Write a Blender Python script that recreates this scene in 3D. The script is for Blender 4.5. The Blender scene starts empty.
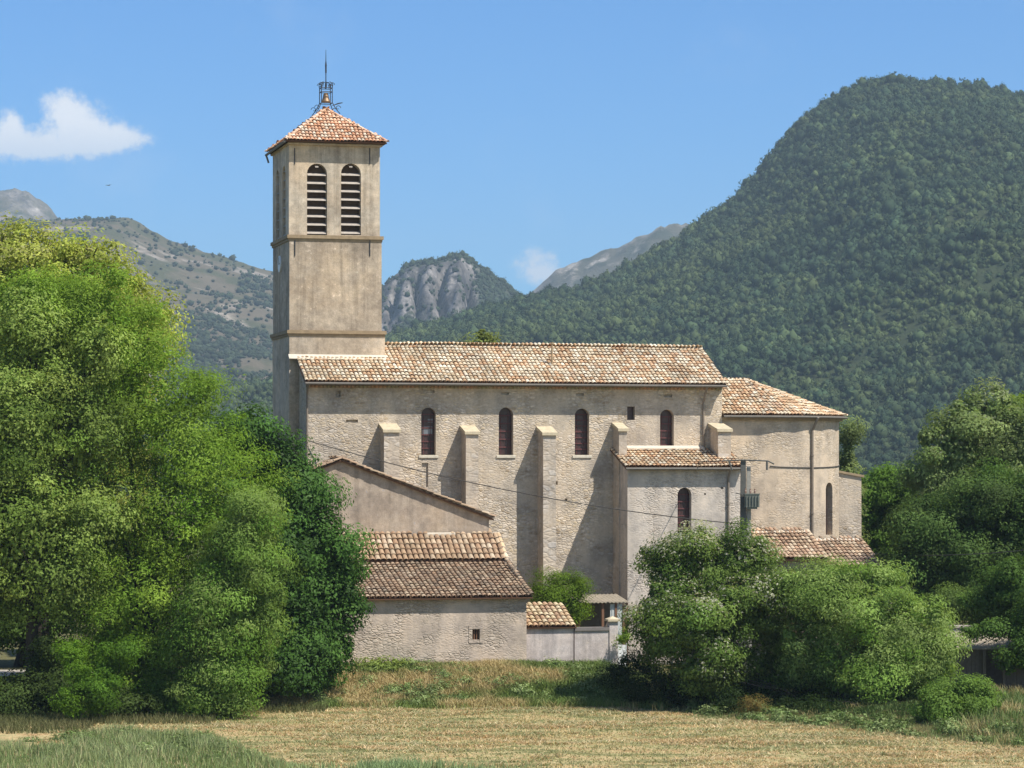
import bpy, bmesh, math, random
import numpy as np
from mathutils import Vector, Matrix, noise as mnoise

# ------------------------------------------------------------------ camera, light, world
S = bpy.context.scene
COL = S.collection
FPX, YH, H, D0 = 2800.0, 465.0, 9.75, 140.0      # focal length in pixels, horizon row, eye height, distance of the nave wall
TH = math.radians(13.8)
CT, ST = math.cos(TH), math.sin(TH)

cam = bpy.data.cameras.new('camera')
cam.sensor_width = 36.0
cam.lens = FPX / 1024 * 36.0
cam.shift_y = (YH - 384) / 1024
cam.clip_start, cam.clip_end = 1.0, 30000.0
camo = bpy.data.objects.new('camera', cam)
camo.location = (0, 0, H)
camo.rotation_euler = (math.pi / 2, 0, 0)
COL.objects.link(camo)
S.camera = camo

SUN_EL = math.radians(55)
AZR = math.radians(43)                            # sun to the right of the nave wall's normal
sx = math.cos(AZR) * ST + math.sin(AZR) * CT
sy = -math.cos(AZR) * CT + math.sin(AZR) * ST
sun = bpy.data.lights.new('sun', 'SUN')
sun.energy = 5.0
sun.angle = math.radians(0.5)
sun.color = (1.0, 0.94, 0.84)
suno = bpy.data.objects.new('sun', sun)
sdir = Vector((sx * math.cos(SUN_EL), sy * math.cos(SUN_EL), math.sin(SUN_EL)))
suno.rotation_euler = sdir.to_track_quat('Z', 'Y').to_euler()
suno.location = (60, -40, 90)
COL.objects.link(suno)

S.view_settings.view_transform = 'Standard'
S.view_settings.look = 'None'
S.view_settings.gamma = 1.0
S.view_settings.use_curve_mapping = False
S.view_settings.exposure = 0.40
S.render.engine = 'CYCLES'
S.cycles.use_denoising = True
S.cycles.max_bounces = 6
S.cycles.diffuse_bounces = 3
S.cycles.glossy_bounces = 2
S.cycles.transmission_bounces = 3
S.cycles.transparent_max_bounces = 4
S.cycles.volume_bounces = 0
S.cycles.sample_clamp_indirect = 4.0

SKY_STRENGTH = 0.088
world = bpy.data.worlds.new('World')
S.world = world
world.use_nodes = True


class NT:
    """short-hand for building a node tree"""
    def __init__(self, tree):
        self.t = tree

    def n(self, kind, **kw):
        nd = self.t.nodes.new(kind)
        for k, v in kw.items():
            setattr(nd, k, v)
        return nd

    def link(self, a, b):
        self.t.links.new(a, b)

    def put(self, sock, v):
        if isinstance(v, bpy.types.NodeSocket):
            self.link(v, sock)
        else:
            sock.default_value = v

    def math(self, op, a, b=0.0, c=0.0, clamp=False):
        nd = self.n('ShaderNodeMath', operation=op, use_clamp=clamp)
        self.put(nd.inputs[0], a); self.put(nd.inputs[1], b); self.put(nd.inputs[2], c)
        return nd.outputs[0]

    def mix(self, f, a, b, blend='MIX'):
        nd = self.n('ShaderNodeMix', data_type='RGBA', blend_type=blend)
        self.put(nd.inputs[0], f)
        for i, v in ((6, a), (7, b)):
            if isinstance(v, tuple) and len(v) == 3:
                v = (*v, 1)
            self.put(nd.inputs[i], v)
        return nd.outputs[2]

    def noise(self, vec, scale, detail=4.0, rough=0.55, out='Fac'):
        nd = self.n('ShaderNodeTexNoise')
        if vec is not None:
            self.link(vec, nd.inputs['Vector'])
        nd.inputs['Scale'].default_value = scale
        nd.inputs['Detail'].default_value = detail
        nd.inputs['Roughness'].default_value = rough
        return nd.outputs[out]

    def ramp(self, f, *stops):
        nd = self.n('ShaderNodeValToRGB')
        self.put(nd.inputs[0], f)
        cr = nd.color_ramp
        while len(cr.elements) < len(stops):
            cr.elements.new(0.5)
        for e, (p, c) in zip(cr.elements, stops):
            e.position = p
            e.color = (*c, 1) if isinstance(c, tuple) else (c, c, c, 1)
        return nd.outputs[0]

    def smooth(self, v, lo, hi):
        nd = self.n('ShaderNodeMapRange', interpolation_type='SMOOTHSTEP')
        self.put(nd.inputs[0], v)
        nd.inputs[1].default_value = lo
        nd.inputs[2].default_value = hi
        return nd.outputs[0]

    def mapping(self, vec, scale=(1, 1, 1), rot=(0, 0, 0), loc=(0, 0, 0)):
        nd = self.n('ShaderNodeMapping')
        self.link(vec, nd.inputs['Vector'])
        nd.inputs['Scale'].default_value = scale
        nd.inputs['Rotation'].default_value = rot
        nd.inputs['Location'].default_value = loc
        return nd.outputs[0]


def build_world():
    t = NT(world.node_tree)
    world.node_tree.nodes.clear()
    sky = t.n('ShaderNodeTexSky', sky_type='NISHITA')
    sky.sun_disc = False
    sky.sun_elevation = SUN_EL
    sky.sun_rotation = math.atan2(sx, sy)
    sky.altitude = 900
    sky.air_density = 1.0
    sky.dust_density = 0.25
    sky.ozone_density = 3.0
    # clouds, by direction: azimuth and elevation
    tc = t.n('ShaderNodeTexCoord')
    # deep blue away from the sun; unseen sun side warmed, brightened to fill shadows
    dt = t.n('ShaderNodeVectorMath', operation='DOT_PRODUCT')
    t.link(tc.outputs['Generated'], dt.inputs[0]); dt.inputs[1].default_value = tuple(sdir)
    tw = t.mix(t.smooth(dt.outputs['Value'], -0.12, 0.45), (0.37, 0.84, 1.30), (1.42, 1.33, 1.24))
    tint = t.mix(1.0, sky.outputs[0], tw, 'MULTIPLY')
    sep = t.n('ShaderNodeSeparateXYZ')
    t.link(tc.outputs['Generated'], sep.inputs[0])
    az = t.math('ARCTAN2', sep.outputs[0], sep.outputs[1])
    el = t.math('ARCSINE', sep.outputs[2])
    comb = t.n('ShaderNodeCombineXYZ')
    t.link(az, comb.inputs[0]); t.link(el, comb.inputs[1])
    nz = t.noise(comb.outputs[0], 150, 9, 0.66)
    nz2 = t.noise(comb.outputs[0], 16, 5, 0.6)
    acc = None
    lobes = [(62, 112, 20, 16), (84, 126, 32, 17), (112, 143, 32, 12), (60, 150, 60, 13), (10, 131, 13, 13), (8, 150, 34, 13),
             (536, 264, 22, 15), (548, 277, 18, 10)]
    for k, (px, py, rx, ry) in enumerate(lobes):
        ca = math.atan((px - 512) / FPX)
        ce = math.atan((YH - py) / FPX)
        a = t.math('MULTIPLY', t.math('SUBTRACT', az, ca), FPX / rx)
        b = t.math('MULTIPLY', t.math('SUBTRACT', el, ce), FPX / ry)
        q = t.math('ADD', t.math('MULTIPLY', a, a), t.math('MULTIPLY', b, b))
        g = t.math('EXPONENT', t.math('MULTIPLY', q, -0.9))
        if k >= 6:
            g = t.math('MULTIPLY', g, 0.85)
        acc = g if acc is None else t.math('ADD', acc, g)
    f = t.math('ADD', acc, t.math('MULTIPLY', t.math('SUBTRACT', nz, 0.5), 2.6))
    m = t.smooth(f, 0.08, 1.10)
    m = t.math('MULTIPLY', m, t.smooth(acc, 0.03, 0.45))
    # thin high veils
    veil = t.math('MULTIPLY', t.smooth(nz2, 0.52, 0.8), 0.16)
    m = t.math('MAXIMUM', m, veil)
    white = t.mix(t.math('MULTIPLY', t.smooth(f, 0.3, 1.4), t.smooth(el, 0.106, 0.122)), (6.9, 7.6, 8.7), (9.2, 9.3, 9.6))  # underside shading painted into the clouds: grey-blue low down, white above
    c = t.mix(t.math('MULTIPLY', m, 0.93), tint, white)
    bg = t.n('ShaderNodeBackground')
    bg.inputs['Strength'].default_value = SKY_STRENGTH
    t.link(c, bg.inputs['Color'])
    out = t.n('ShaderNodeOutputWorld')
    t.link(bg.outputs[0], out.inputs['Surface'])


build_world()

# ------------------------------------------------------------------ coordinates
def P(px, py, Y):
    return Vector(((px - 512) * Y / FPX, Y, H + (YH - py) * Y / FPX))

def U(px, v):
    k = (px - 512) / FPX
    return (D0 * k + k * v * CT + v * ST) / (CT - k * ST)

def YY(u, v):
    return D0 + u * ST + v * CT

def Z(py, u, v):
    return H + (YH - py) * YY(u, v) / FPX

def WL(u, v, z):
    return Vector((u * CT - v * ST, D0 + u * ST + v * CT, z))

# ------------------------------------------------------------------ object helpers
class Thing:
    """an Empty at the thing's base; part meshes are given in the church frame (u along the nave wall, v away, z up)"""
    def __init__(self, name, label, cat, base, rot=TH, group=None, frame='local'):
        o = bpy.data.objects.new(name, None)
        o.empty_display_size = 0.3
        COL.objects.link(o)
        o['label'] = label
        o['category'] = cat
        if group:
            o['group'] = group
        self.o = o
        if frame == 'local':
            self.off = Vector(base)
            o.location = WL(*base)
            o.rotation_euler = (0, 0, rot)
        else:
            self.off = Vector(base)
            o.location = base

    def part(self, name, mb, mats, parent=None, label=None):
        ob = mb.build(name, mats, self.off)
        ob.parent = parent or self.o
        if label:
            ob['label'] = label
        return ob


def tag(o, label=None, cat=None, group=None, kind=None):
    if label: o['label'] = label
    if cat: o['category'] = cat
    if group: o['group'] = group
    if kind: o['kind'] = kind
    return o


class MB:
    def __init__(self):
        self.v, self.f, self.c, self.m = [], [], [], []
        self.smooth = False

    def add(self, vs, fs, col=(1, 1, 1), mi=0):
        b = len(self.v)
        self.v += [tuple(x) for x in vs]
        self.c += [col] * len(vs)
        for f in fs:
            self.f.append([b + i for i in f]); self.m.append(mi)

    def box(self, u0, u1, v0, v1, z0, z1, col=(1, 1, 1), mi=0):
        vs = [(u, v, z) for z in (z0, z1) for v in (v0, v1) for u in (u0, u1)]
        self.add(vs, [(0, 2, 3, 1), (4, 5, 7, 6), (0, 1, 5, 4), (2, 6, 7, 3), (0, 4, 6, 2), (1, 3, 7, 5)], col, mi)

    def prism(self, poly, ext, col=(1, 1, 1), mi=0):
        """poly: 3D points of one face, ext: extrusion vector"""
        n = len(poly)
        e = Vector(ext)
        a = [Vector(p) for p in poly]
        vs = a + [p + e for p in a]
        fs = [tuple(range(n))[::-1], tuple(range(n, 2 * n))]
        for i in range(n):
            j = (i + 1) % n
            fs.append((i, j, n + j, n + i))
        self.add(vs, fs, col, mi)

    def tube(self, pts, r, seg=8, col=(1, 1, 1), mi=0, cap=True):
        pts = [Vector(p) for p in pts]
        rs = r if isinstance(r, (list, tuple)) else [r] * len(pts)
        rings = []
        for i, p in enumerate(pts):
            d = (pts[min(i + 1, len(pts) - 1)] - pts[max(i - 1, 0)]).normalized()
            x = d.orthogonal().normalized() if i == 0 else (px_ - d * px_.dot(d)).normalized()
            px_ = x
            y = d.cross(x)
            rings.append([p + (x * math.cos(2 * math.pi * k / seg) + y * math.sin(2 * math.pi * k / seg)) * rs[i] for k in range(seg)])
        vs = [q for rg in rings for q in rg]
        fs = []
        for i in range(len(pts) - 1):
            for k in range(seg):
                k2 = (k + 1) % seg
                fs.append((i * seg + k, i * seg + k2, (i + 1) * seg + k2, (i + 1) * seg + k))
        if cap:
            fs.append(tuple(range(seg))[::-1])
            fs.append(tuple((len(pts) - 1) * seg + k for k in range(seg)))
        self.add(vs, fs, col, mi)

    def lathe(self, prof, c, seg=16, col=(1, 1, 1), mi=0):
        """prof: (radius, z) pairs about a vertical axis at c"""
        vs, fs = [], []
        for r, z in prof:
            for k in range(seg):
                a = 2 * math.pi * k / seg
                vs.append((c[0] + r * math.cos(a), c[1] + r * math.sin(a), c[2] + z))
        for i in range(len(prof) - 1):
            for k in range(seg):
                k2 = (k + 1) % seg
                fs.append((i * seg + k, i * seg + k2, (i + 1) * seg + k2, (i + 1) * seg + k))
        self.add(vs, fs, col, mi)

    def build(self, name, mats, off=Vector((0, 0, 0))):
        me = bpy.data.meshes.new(name)
        o = off
        me.from_pydata([(x - o[0], y - o[1], z - o[2]) for x, y, z in self.v], [], self.f)
        if not isinstance(mats, (list, tuple)):
            mats = [mats]
        for m in mats:
            me.materials.append(m)
        me.polygons.foreach_set('material_index', self.m)
        at = me.color_attributes.new('Col', 'FLOAT_COLOR', 'POINT')
        at.data.foreach_set('color', np.array([(*c, 1.0) for c in self.c], dtype=np.float32).ravel())
        if self.smooth:
            me.polygons.foreach_set('use_smooth', [True] * len(self.f))
        me.update()
        ob = bpy.data.objects.new(name, me)
        COL.objects.link(ob)
        return ob


def fix_normals(ob):
    bm = bmesh.new()
    bm.from_mesh(ob.data)
    bmesh.ops.recalc_face_normals(bm, faces=bm.faces)
    bm.to_mesh(ob.data)
    bm.free()


def cut(ob, cmb, off):
    """boolean-cut the cutters (an MB in the same frame) out of ob"""
    fix_normals(ob)
    cu = cmb.build('cutter', [], off)
    fix_normals(cu)
    par = ob.parent
    ob.parent = None
    md = ob.modifiers.new('cut', 'BOOLEAN')
    md.operation = 'DIFFERENCE'
    md.solver = 'EXACT'
    md.object = cu
    bpy.context.view_layer.update()
    dg = bpy.context.evaluated_depsgraph_get()
    me = bpy.data.meshes.new_from_object(ob.evaluated_get(dg))
    ob.modifiers.clear()
    old = ob.data
    ob.data = me
    bpy.data.meshes.remove(old)
    cm = cu.data
    bpy.data.objects.remove(cu)
    bpy.data.meshes.remove(cm)
    ob.parent = par


def big_mesh(name, verts, faces, cols, mats, mi=None):
    """verts (N,3), faces (M,k) all with k corners, cols (N,3)"""
    me = bpy.data.meshes.new(name)
    n, (m, k) = len(verts), faces.shape
    me.vertices.add(n)
    me.vertices.foreach_set('co', np.ascontiguousarray(verts, dtype=np.float32).ravel())
    me.loops.add(m * k)
    me.loops.foreach_set('vertex_index', np.ascontiguousarray(faces, dtype=np.int32).ravel())
    me.polygons.add(m)
    me.polygons.foreach_set('loop_start', np.arange(0, m * k, k, dtype=np.int32))
    me.update(calc_edges=True)
    for mt in (mats if isinstance(mats, (list, tuple)) else [mats]):
        me.materials.append(mt)
    if mi is not None:
        me.polygons.foreach_set('material_index', np.asarray(mi, dtype=np.int32))
    at = me.color_attributes.new('Col', 'FLOAT_COLOR', 'POINT')
    c = np.ones((n, 4), dtype=np.float32)
    c[:, :3] = cols
    at.data.foreach_set('color', c.ravel())
    ob = bpy.data.objects.new(name, me)
    COL.objects.link(ob)
    return ob

# ------------------------------------------------------------------ materials
def new_mat(name, rough=0.85, spec=0.25):
    m = bpy.data.materials.new(name)
    m.use_nodes = True
    t = NT(m.node_tree)
    b = m.node_tree.nodes['Principled BSDF']
    b.inputs['Roughness'].default_value = rough
    b.inputs['Specular IOR Level'].default_value = spec
    return m, t, b


def bump(t, b, h, dist, strength=0.6):
    nd = t.n('ShaderNodeBump')
    nd.inputs['Strength'].default_value = strength
    nd.inputs['Distance'].default_value = dist
    t.link(h, nd.inputs['Height'])
    t.link(nd.outputs[0], b.inputs['Normal'])


def stone_mat(name, ramp, mortar, scale=(2.6, 2.6, 4.6), plaster=None, plaster_amt=0.5, depth=0.04, streak=0.25):
    m, t, b = new_mat(name, 0.93, 0.15)
    tc = t.n('ShaderNodeTexCoord').outputs['Object']
    wob = t.noise(tc, 1.7, 3, 0.5, 'Color')
    vm = t.n('ShaderNodeVectorMath', operation='MULTIPLY_ADD')
    t.link(wob, vm.inputs[0]); vm.inputs[1].default_value = (0.16, 0.16, 0.10); t.link(tc, vm.inputs[2])
    mp = t.mapping(vm.outputs[0], scale)
    vo = t.n('ShaderNodeTexVoronoi', feature='F1')
    t.link(mp, vo.inputs['Vector']); vo.inputs['Scale'].default_value = 1.0
    ve = t.n('ShaderNodeTexVoronoi', feature='DISTANCE_TO_EDGE')
    t.link(mp, ve.inputs['Vector']); ve.inputs['Scale'].default_value = 1.0
    sep = t.n('ShaderNodeSeparateColor')
    t.link(vo.outputs['Color'], sep.inputs[0])
    col = t.ramp(sep.outputs[0], *[(i / max(1, len(ramp) - 1), c) for i, c in enumerate(ramp)])
    fine = t.noise(tc, 9, 5, 0.65)
    col = t.mix(0.6, col, t.ramp(fine, (0.3, 0.62), (0.7, 1.25)), 'MULTIPLY')
    edge = t.math('MULTIPLY', t.smooth(ve.outputs['Distance'], 0.0, 0.22), t.math('ADD', 0.25, t.smooth(t.noise(tc, 0.6, 4, 0.6), 0.35, 0.65)))
    big = t.noise(tc, 0.42, 5, 0.6)
    mort_w = t.mix(0.5, mortar, t.ramp(fine, (0.3, 0.7), (0.7, 1.2)), 'MULTIPLY')
    col = t.mix(edge, mort_w, col)
    hgt = t.math('ADD', t.math('MULTIPLY', edge, 0.7), t.math('MULTIPLY', fine, 0.5))
    if plaster:
        pm = t.smooth(big, 0.62 - plaster_amt * 0.35, 0.70 - plaster_amt * 0.35)
        pc = t.mix(0.55, plaster, t.ramp(t.noise(tc, 2.2, 6, 0.65), (0.3, 0.7), (0.7, 1.22)), 'MULTIPLY')
        col = t.mix(t.math('MULTIPLY', pm, 0.85), col, pc)
        hgt = t.mix(t.math('MULTIPLY', pm, 0.8), hgt, t.math('ADD', 0.6, t.math('MULTIPLY', fine, 0.25)))
    # rain streaks and blotches
    st = t.noise(t.mapping(tc, (1.6, 1.6, 0.12)), 1.0, 5, 0.6)
    col = t.mix(streak, col, t.ramp(st, (0.34, 0.45), (0.62, 1.12)), 'MULTIPLY')
    bl = t.noise(tc, 0.7, 6, 0.65)
    col = t.mix(0.75, col, t.ramp(bl, (0.36, (0.66, 0.67, 0.70)), (0.50, (1.0, 1.0, 1.0)), (0.66, (1.20, 1.15, 1.08))), 'MULTIPLY')
    col = t.mix(1.0, col, (1.02, 1.01, 1.10), 'MULTIPLY')
    pits = t.noise(tc, 4.5, 4, 0.6)
    col = t.mix(t.math('MULTIPLY', t.smooth(pits, 0.66, 0.74), 0.55), col, (0.17, 0.13, 0.09))
    t.link(col, b.inputs['Base Color'])
    bump(t, b, hgt, depth * 0.65, 0.9)
    return m


def plaster_mat(name, base, patch, crack=0.4, scale=1.0, streak=0.35, under=None):
    m, t, b = new_mat(name, 0.93, 0.15)
    tc = t.n('ShaderNodeTexCoord').outputs['Object']
    n1 = t.noise(tc, 0.55 * scale, 6, 0.62)
    n2 = t.noise(tc, 3.2 * scale, 6, 0.7)
    n3 = t.noise(tc, 16, 4, 0.7)
    col = t.mix(t.smooth(n1, 0.40, 0.62), base, patch)
    if under:
        col = t.mix(t.smooth(n2, 0.62, 0.66), col, under)
    col = t.mix(0.75, col, t.ramp(n2, (0.32, 0.70), (0.68, 1.2)), 'MULTIPLY')
    col = t.mix(0.45, col, t.ramp(n3, (0.3, 0.70), (0.7, 1.2)), 'MULTIPLY')
    col = t.mix(1.0, col, (1.0, 1.0, 1.10), 'MULTIPLY')
    big = t.noise(tc, 0.35, 6, 0.7)
    col = t.mix(0.85, col, t.ramp(big, (0.38, (0.70, 0.71, 0.73)), (0.50, (1.0, 1.0, 1.0)), (0.62, (1.15, 1.10, 1.02))), 'MULTIPLY')
    fl = t.noise(t.mapping(tc, (1.0, 1.0, 2.6)), 1.6, 5, 0.7)
    col = t.mix(t.smooth(fl, 0.66, 0.70), col, (0.66, 0.58, 0.46))
    col = t.mix(t.math('MULTIPLY', t.smooth(fl, 0.33, 0.28), 0.6), col, (0.20, 0.16, 0.12))
    st = t.noise(t.mapping(tc, (2.2, 2.2, 0.10)), 1.0, 6, 0.65)
    col = t.mix(streak, col, t.ramp(st, (0.36, 0.42), (0.52, 1.05)), 'MULTIPLY')
    t.link(col, b.inputs['Base Color'])
    bump(t, b, t.math('ADD', t.math('MULTIPLY', n2, 0.7), t.math('MULTIPLY', n3, 0.4)), 0.03, 0.7)
    return m


def attr_mat(name, rough=0.85, spec=0.2, nscale=14.0, amt=0.5, bumpd=0.0):
    m, t, b = new_mat(name, rough, spec)
    a = t.n('ShaderNodeAttribute', attribute_name='Col').outputs['Color']
    tc = t.n('ShaderNodeTexCoord').outputs['Object']
    n = t.noise(tc, nscale, 5, 0.65)
    col = t.mix(amt, a, t.ramp(n, (0.3, 0.6), (0.7, 1.3)), 'MULTIPLY')
    if name == 'canal_tiles':
        lg = t.noise(tc, 0.8, 5, 0.65)
        col = t.mix(t.math('MULTIPLY', t.smooth(lg, 0.50, 0.70), 0.35), col, (0.30, 0.25, 0.17))
        col = t.mix(t.math('MULTIPLY', t.smooth(lg, 0.48, 0.32), 0.25), col, (0.72, 0.66, 0.55))
    t.link(col, b.inputs['Base Color'])
    if bumpd:
        bump(t, b, n, bumpd, 0.6)
    return m


def flat_mat(name, col, rough=0.6, spec=0.3, metal=0.0, nscale=6.0, amt=0.4):
    m, t, b = new_mat(name, rough, spec)
    b.inputs['Metallic'].default_value = metal
    tc = t.n('ShaderNodeTexCoord').outputs['Object']
    n = t.noise(tc, nscale, 5, 0.65)
    t.link(t.mix(amt, col, t.ramp(n, (0.3, 0.6), (0.7, 1.3)), 'MULTIPLY'), b.inputs['Base Color'])
    return m


def leaf_mat(name, trans=0.48, rough=0.6):
    m, t, b = new_mat(name, rough, 0.12)
    a = t.n('ShaderNodeAttribute', attribute_name='Col').outputs['Color']
    t.link(a, b.inputs['Base Color'])
    tr = t.n('ShaderNodeBsdfTranslucent')
    t.link(t.mix(1.0, a, (1.18, 1.12, 0.75), 'MULTIPLY'), tr.inputs['Color'])
    mx = t.n('ShaderNodeMixShader')
    mx.inputs[0].default_value = trans
    t.link(b.outputs[0], mx.inputs[1]); t.link(tr.outputs[0], mx.inputs[2])
    t.link(mx.outputs[0], m.node_tree.nodes['Material Output'].inputs['Surface'])
    return m


M = {}
M['nave'] = stone_mat('nave_rubble', [(0.38, 0.30, 0.19), (0.58, 0.50, 0.365), (0.69, 0.615, 0.48), (0.50, 0.415, 0.285), (0.64, 0.53, 0.34)], (0.50, 0.435, 0.325), (4.2, 4.2, 8.6), plaster=(0.54, 0.46, 0.33), plaster_amt=0.12)
M['apse'] = stone_mat('apse_rubble', [(0.44, 0.35, 0.22), (0.57, 0.475, 0.33), (0.66, 0.57, 0.42), (0.52, 0.42, 0.27)], (0.50, 0.42, 0.30), (4.2, 4.2, 8.6), plaster=(0.57, 0.475, 0.335), plaster_amt=0.35, depth=0.03)
M['annex'] = stone_mat('annex_rubble', [(0.42, 0.36, 0.28), (0.52, 0.46, 0.36), (0.60, 0.54, 0.44), (0.48, 0.42, 0.33)], (0.56, 0.50, 0.40), (4.2, 4.2, 8.6), plaster=(0.57, 0.51, 0.41), plaster_amt=0.45)
M['buttress'] = stone_mat('buttress_blocks', [(0.42, 0.35, 0.25), (0.54, 0.47, 0.35), (0.60, 0.55, 0.45), (0.48, 0.41, 0.30)], (0.50, 0.43, 0.32), (2.2, 2.2, 4.2), depth=0.03)
M['tower'] = plaster_mat('tower_render', (0.40, 0.325, 0.225), (0.52, 0.43, 0.30), streak=0.55, under=(0.62, 0.52, 0.38))
M['tower_top'] = plaster_mat('belfry_render', (0.54, 0.44, 0.30), (0.62, 0.53, 0.38), streak=0.5)
M['tower_low'] = plaster_mat('tower_low_render', (0.54, 0.44, 0.30), (0.60, 0.51, 0.37), streak=0.3)
M['course'] = flat_mat('string_course_stone', (0.33, 0.25, 0.16), 0.9, 0.15, nscale=4, amt=0.6)
M['cap'] = flat_mat('cap_stone', (0.56, 0.48, 0.34), 0.9, 0.15, nscale=4, amt=0.5)
M['mortar'] = flat_mat('white_mortar', (0.60, 0.54, 0.45), 0.9, 0.15, nscale=5, amt=0.35)
M['sill'] = flat_mat('sill_stone', (0.62, 0.57, 0.47), 0.9, 0.15)
M['tile'] = attr_mat('canal_tiles', 0.9, 0.12, 22, 0.45)
M['tile_bed'] = flat_mat('roof_bed', (0.16, 0.09, 0.055), 0.95, 0.1)
M['zinc'] = flat_mat('zinc', (0.17, 0.155, 0.135), 0.7, 0.25)
M['pipe'] = flat_mat('drain_pipe', (0.24, 0.20, 0.16), 0.6, 0.3)
M['glass'] = flat_mat('window_glass', (0.055, 0.028, 0.028), 0.35, 0.45, nscale=2.2, amt=1.0)
M['pane'] = flat_mat('painted_reflection', (0.16, 0.18, 0.21), 0.2, 0.5, amt=.3)
M['bar'] = flat_mat('window_bar', (0.13, 0.055, 0.055), 0.7, 0.2)
M['louver'] = flat_mat('louver_wood', (0.43, 0.38, 0.33), 0.8, 0.2)
M['dark'] = flat_mat('belfry_dark_boards', (0.10, 0.075, 0.062), 0.9, 0.1)
M['iron'] = flat_mat('wrought_iron', (0.045, 0.05, 0.06), 0.6, 0.3, 0.3)
M['bronze'] = flat_mat('bell_bronze', (0.26, 0.17, 0.10), 0.5, 0.4, 0.4)
M['dial'] = flat_mat('clock_dial', (0.78, 0.78, 0.76), 0.5, 0.3, amt=0.15)
M['house'] = plaster_mat('house_render', (0.38, 0.31, 0.225), (0.47, 0.39, 0.285), streak=0.35, under=(0.36, 0.33, 0.29))
M['barn'] = stone_mat('barn_rubble', [(0.42, 0.35, 0.26), (0.54, 0.46, 0.35), (0.62, 0.54, 0.42), (0.40, 0.32, 0.23)], (0.46, 0.39, 0.29), (4.2, 4.2, 8.6), plaster=(0.54, 0.455, 0.345), plaster_amt=0.5, depth=0.07)
M['yard'] = plaster_mat('yard_wall_render', (0.52, 0.46, 0.40), (0.60, 0.54, 0.47), streak=0.4)
M['dkstone'] = flat_mat('coping_slate', (0.20, 0.18, 0.17), 0.85, 0.2)
M['wood'] = flat_mat('old_brown_wood', (0.20, 0.11, 0.07), 0.85, 0.15)
M['greywood'] = flat_mat('weathered_boards', (0.16, 0.14, 0.12), 0.9, 0.1)
M['sheet'] = flat_mat('cement_sheet', (0.33, 0.285, 0.22), 0.85, 0.2, nscale=2.5, amt=0.5)
M['white'] = flat_mat('white_paint', (0.72, 0.74, 0.76), 0.5, 0.3, amt=0.15)
M['grey_door'] = flat_mat('pale_grey_panel', (0.50, 0.53, 0.52), 0.6, 0.25, amt=0.2)
M['concrete'] = flat_mat('pole_concrete', (0.36, 0.34, 0.30), 0.85, 0.2)
M['pole'] = flat_mat('pole_tarred', (0.12, 0.12, 0.11), 0.8, 0.2)
M['trafo'] = flat_mat('transformer_green_grey', (0.16, 0.175, 0.15), 0.6, 0.3)
M['porcelain'] = flat_mat('insulator_porcelain', (0.22, 0.12, 0.08), 0.3, 0.5)
M['wire'] = flat_mat('cable', (0.06, 0.055, 0.05), 0.6, 0.3)
M['bark'] = attr_mat('bark', 0.92, 0.1, 9, 0.7, 0.04)
M['leaf'] = leaf_mat('leaves')
M['leaf_dark'] = leaf_mat('leaves_glossy', 0.34, 0.5)
M['grass'] = leaf_mat('grass_blades', 0.25, 0.6)
M['forest'] = leaf_mat('forest_leaves', 0.10, 0.9)

# ------------------------------------------------------------------ terrain
def sstep(a, b, x):
    t = np.clip((x - a) / (b - a), 0, 1)
    return t * t * (3 - 2 * t)

FIELD_Z = -0.8

def edge_y(x):
    return np.interp(x, [-30, -7, 5, 10, 18.4, 30], [122, 122, 121.5, 115.5, 105.5, 99])

def value_noise(x, y, seed=0):
    xi, yi = np.floor(x), np.floor(y)
    fx, fy = x - xi, y - yi
    fx, fy = fx * fx * (3 - 2 * fx), fy * fy * (3 - 2 * fy)
    def h(a, b):
        s = np.sin(a * 127.1 + b * 311.7 + seed * 74.7) * 43758.5453
        return s - np.floor(s)
    return (h(xi, yi) * (1 - fx) + h(xi + 1, yi) * fx) * (1 - fy) + (h(xi, yi + 1) * (1 - fx) + h(xi + 1, yi + 1) * fx) * fy

def fbm(x, y, oct_=4, seed=0):
    a, s, o = 0.0, 0.5, 0.0
    for k in range(oct_):
        o = o + s * value_noise(x * 2 ** k, y * 2 ** k, seed + k)
        a += s
        s *= 0.5
    return o / a

def ground_z(x, y):
    x = np.asarray(x, float); y = np.asarray(y, float)
    e = edge_y(x)
    top = np.interp(x, [-24, -14, -9, 4, 6, 10, 30], [0.35, 0.45, 1.25, 1.25, 0.7, 0.6, 0.6])
    z = FIELD_Z + top * sstep(e, e + 6.5, y)
    z = z + 0.16 * (fbm(x * 0.5, y * 0.5, 3, 3) - 0.5) * sstep(e - 6, e + 3, y) + 0.10 * (fbm(x * 0.25, y * 0.25, 2, 9) - 0.5)
    z = z - 0.9 * sstep(150, 400, y)
    return z

def gz(x, y):
    return float(ground_z(np.array([x]), np.array([y]))[0])

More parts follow.
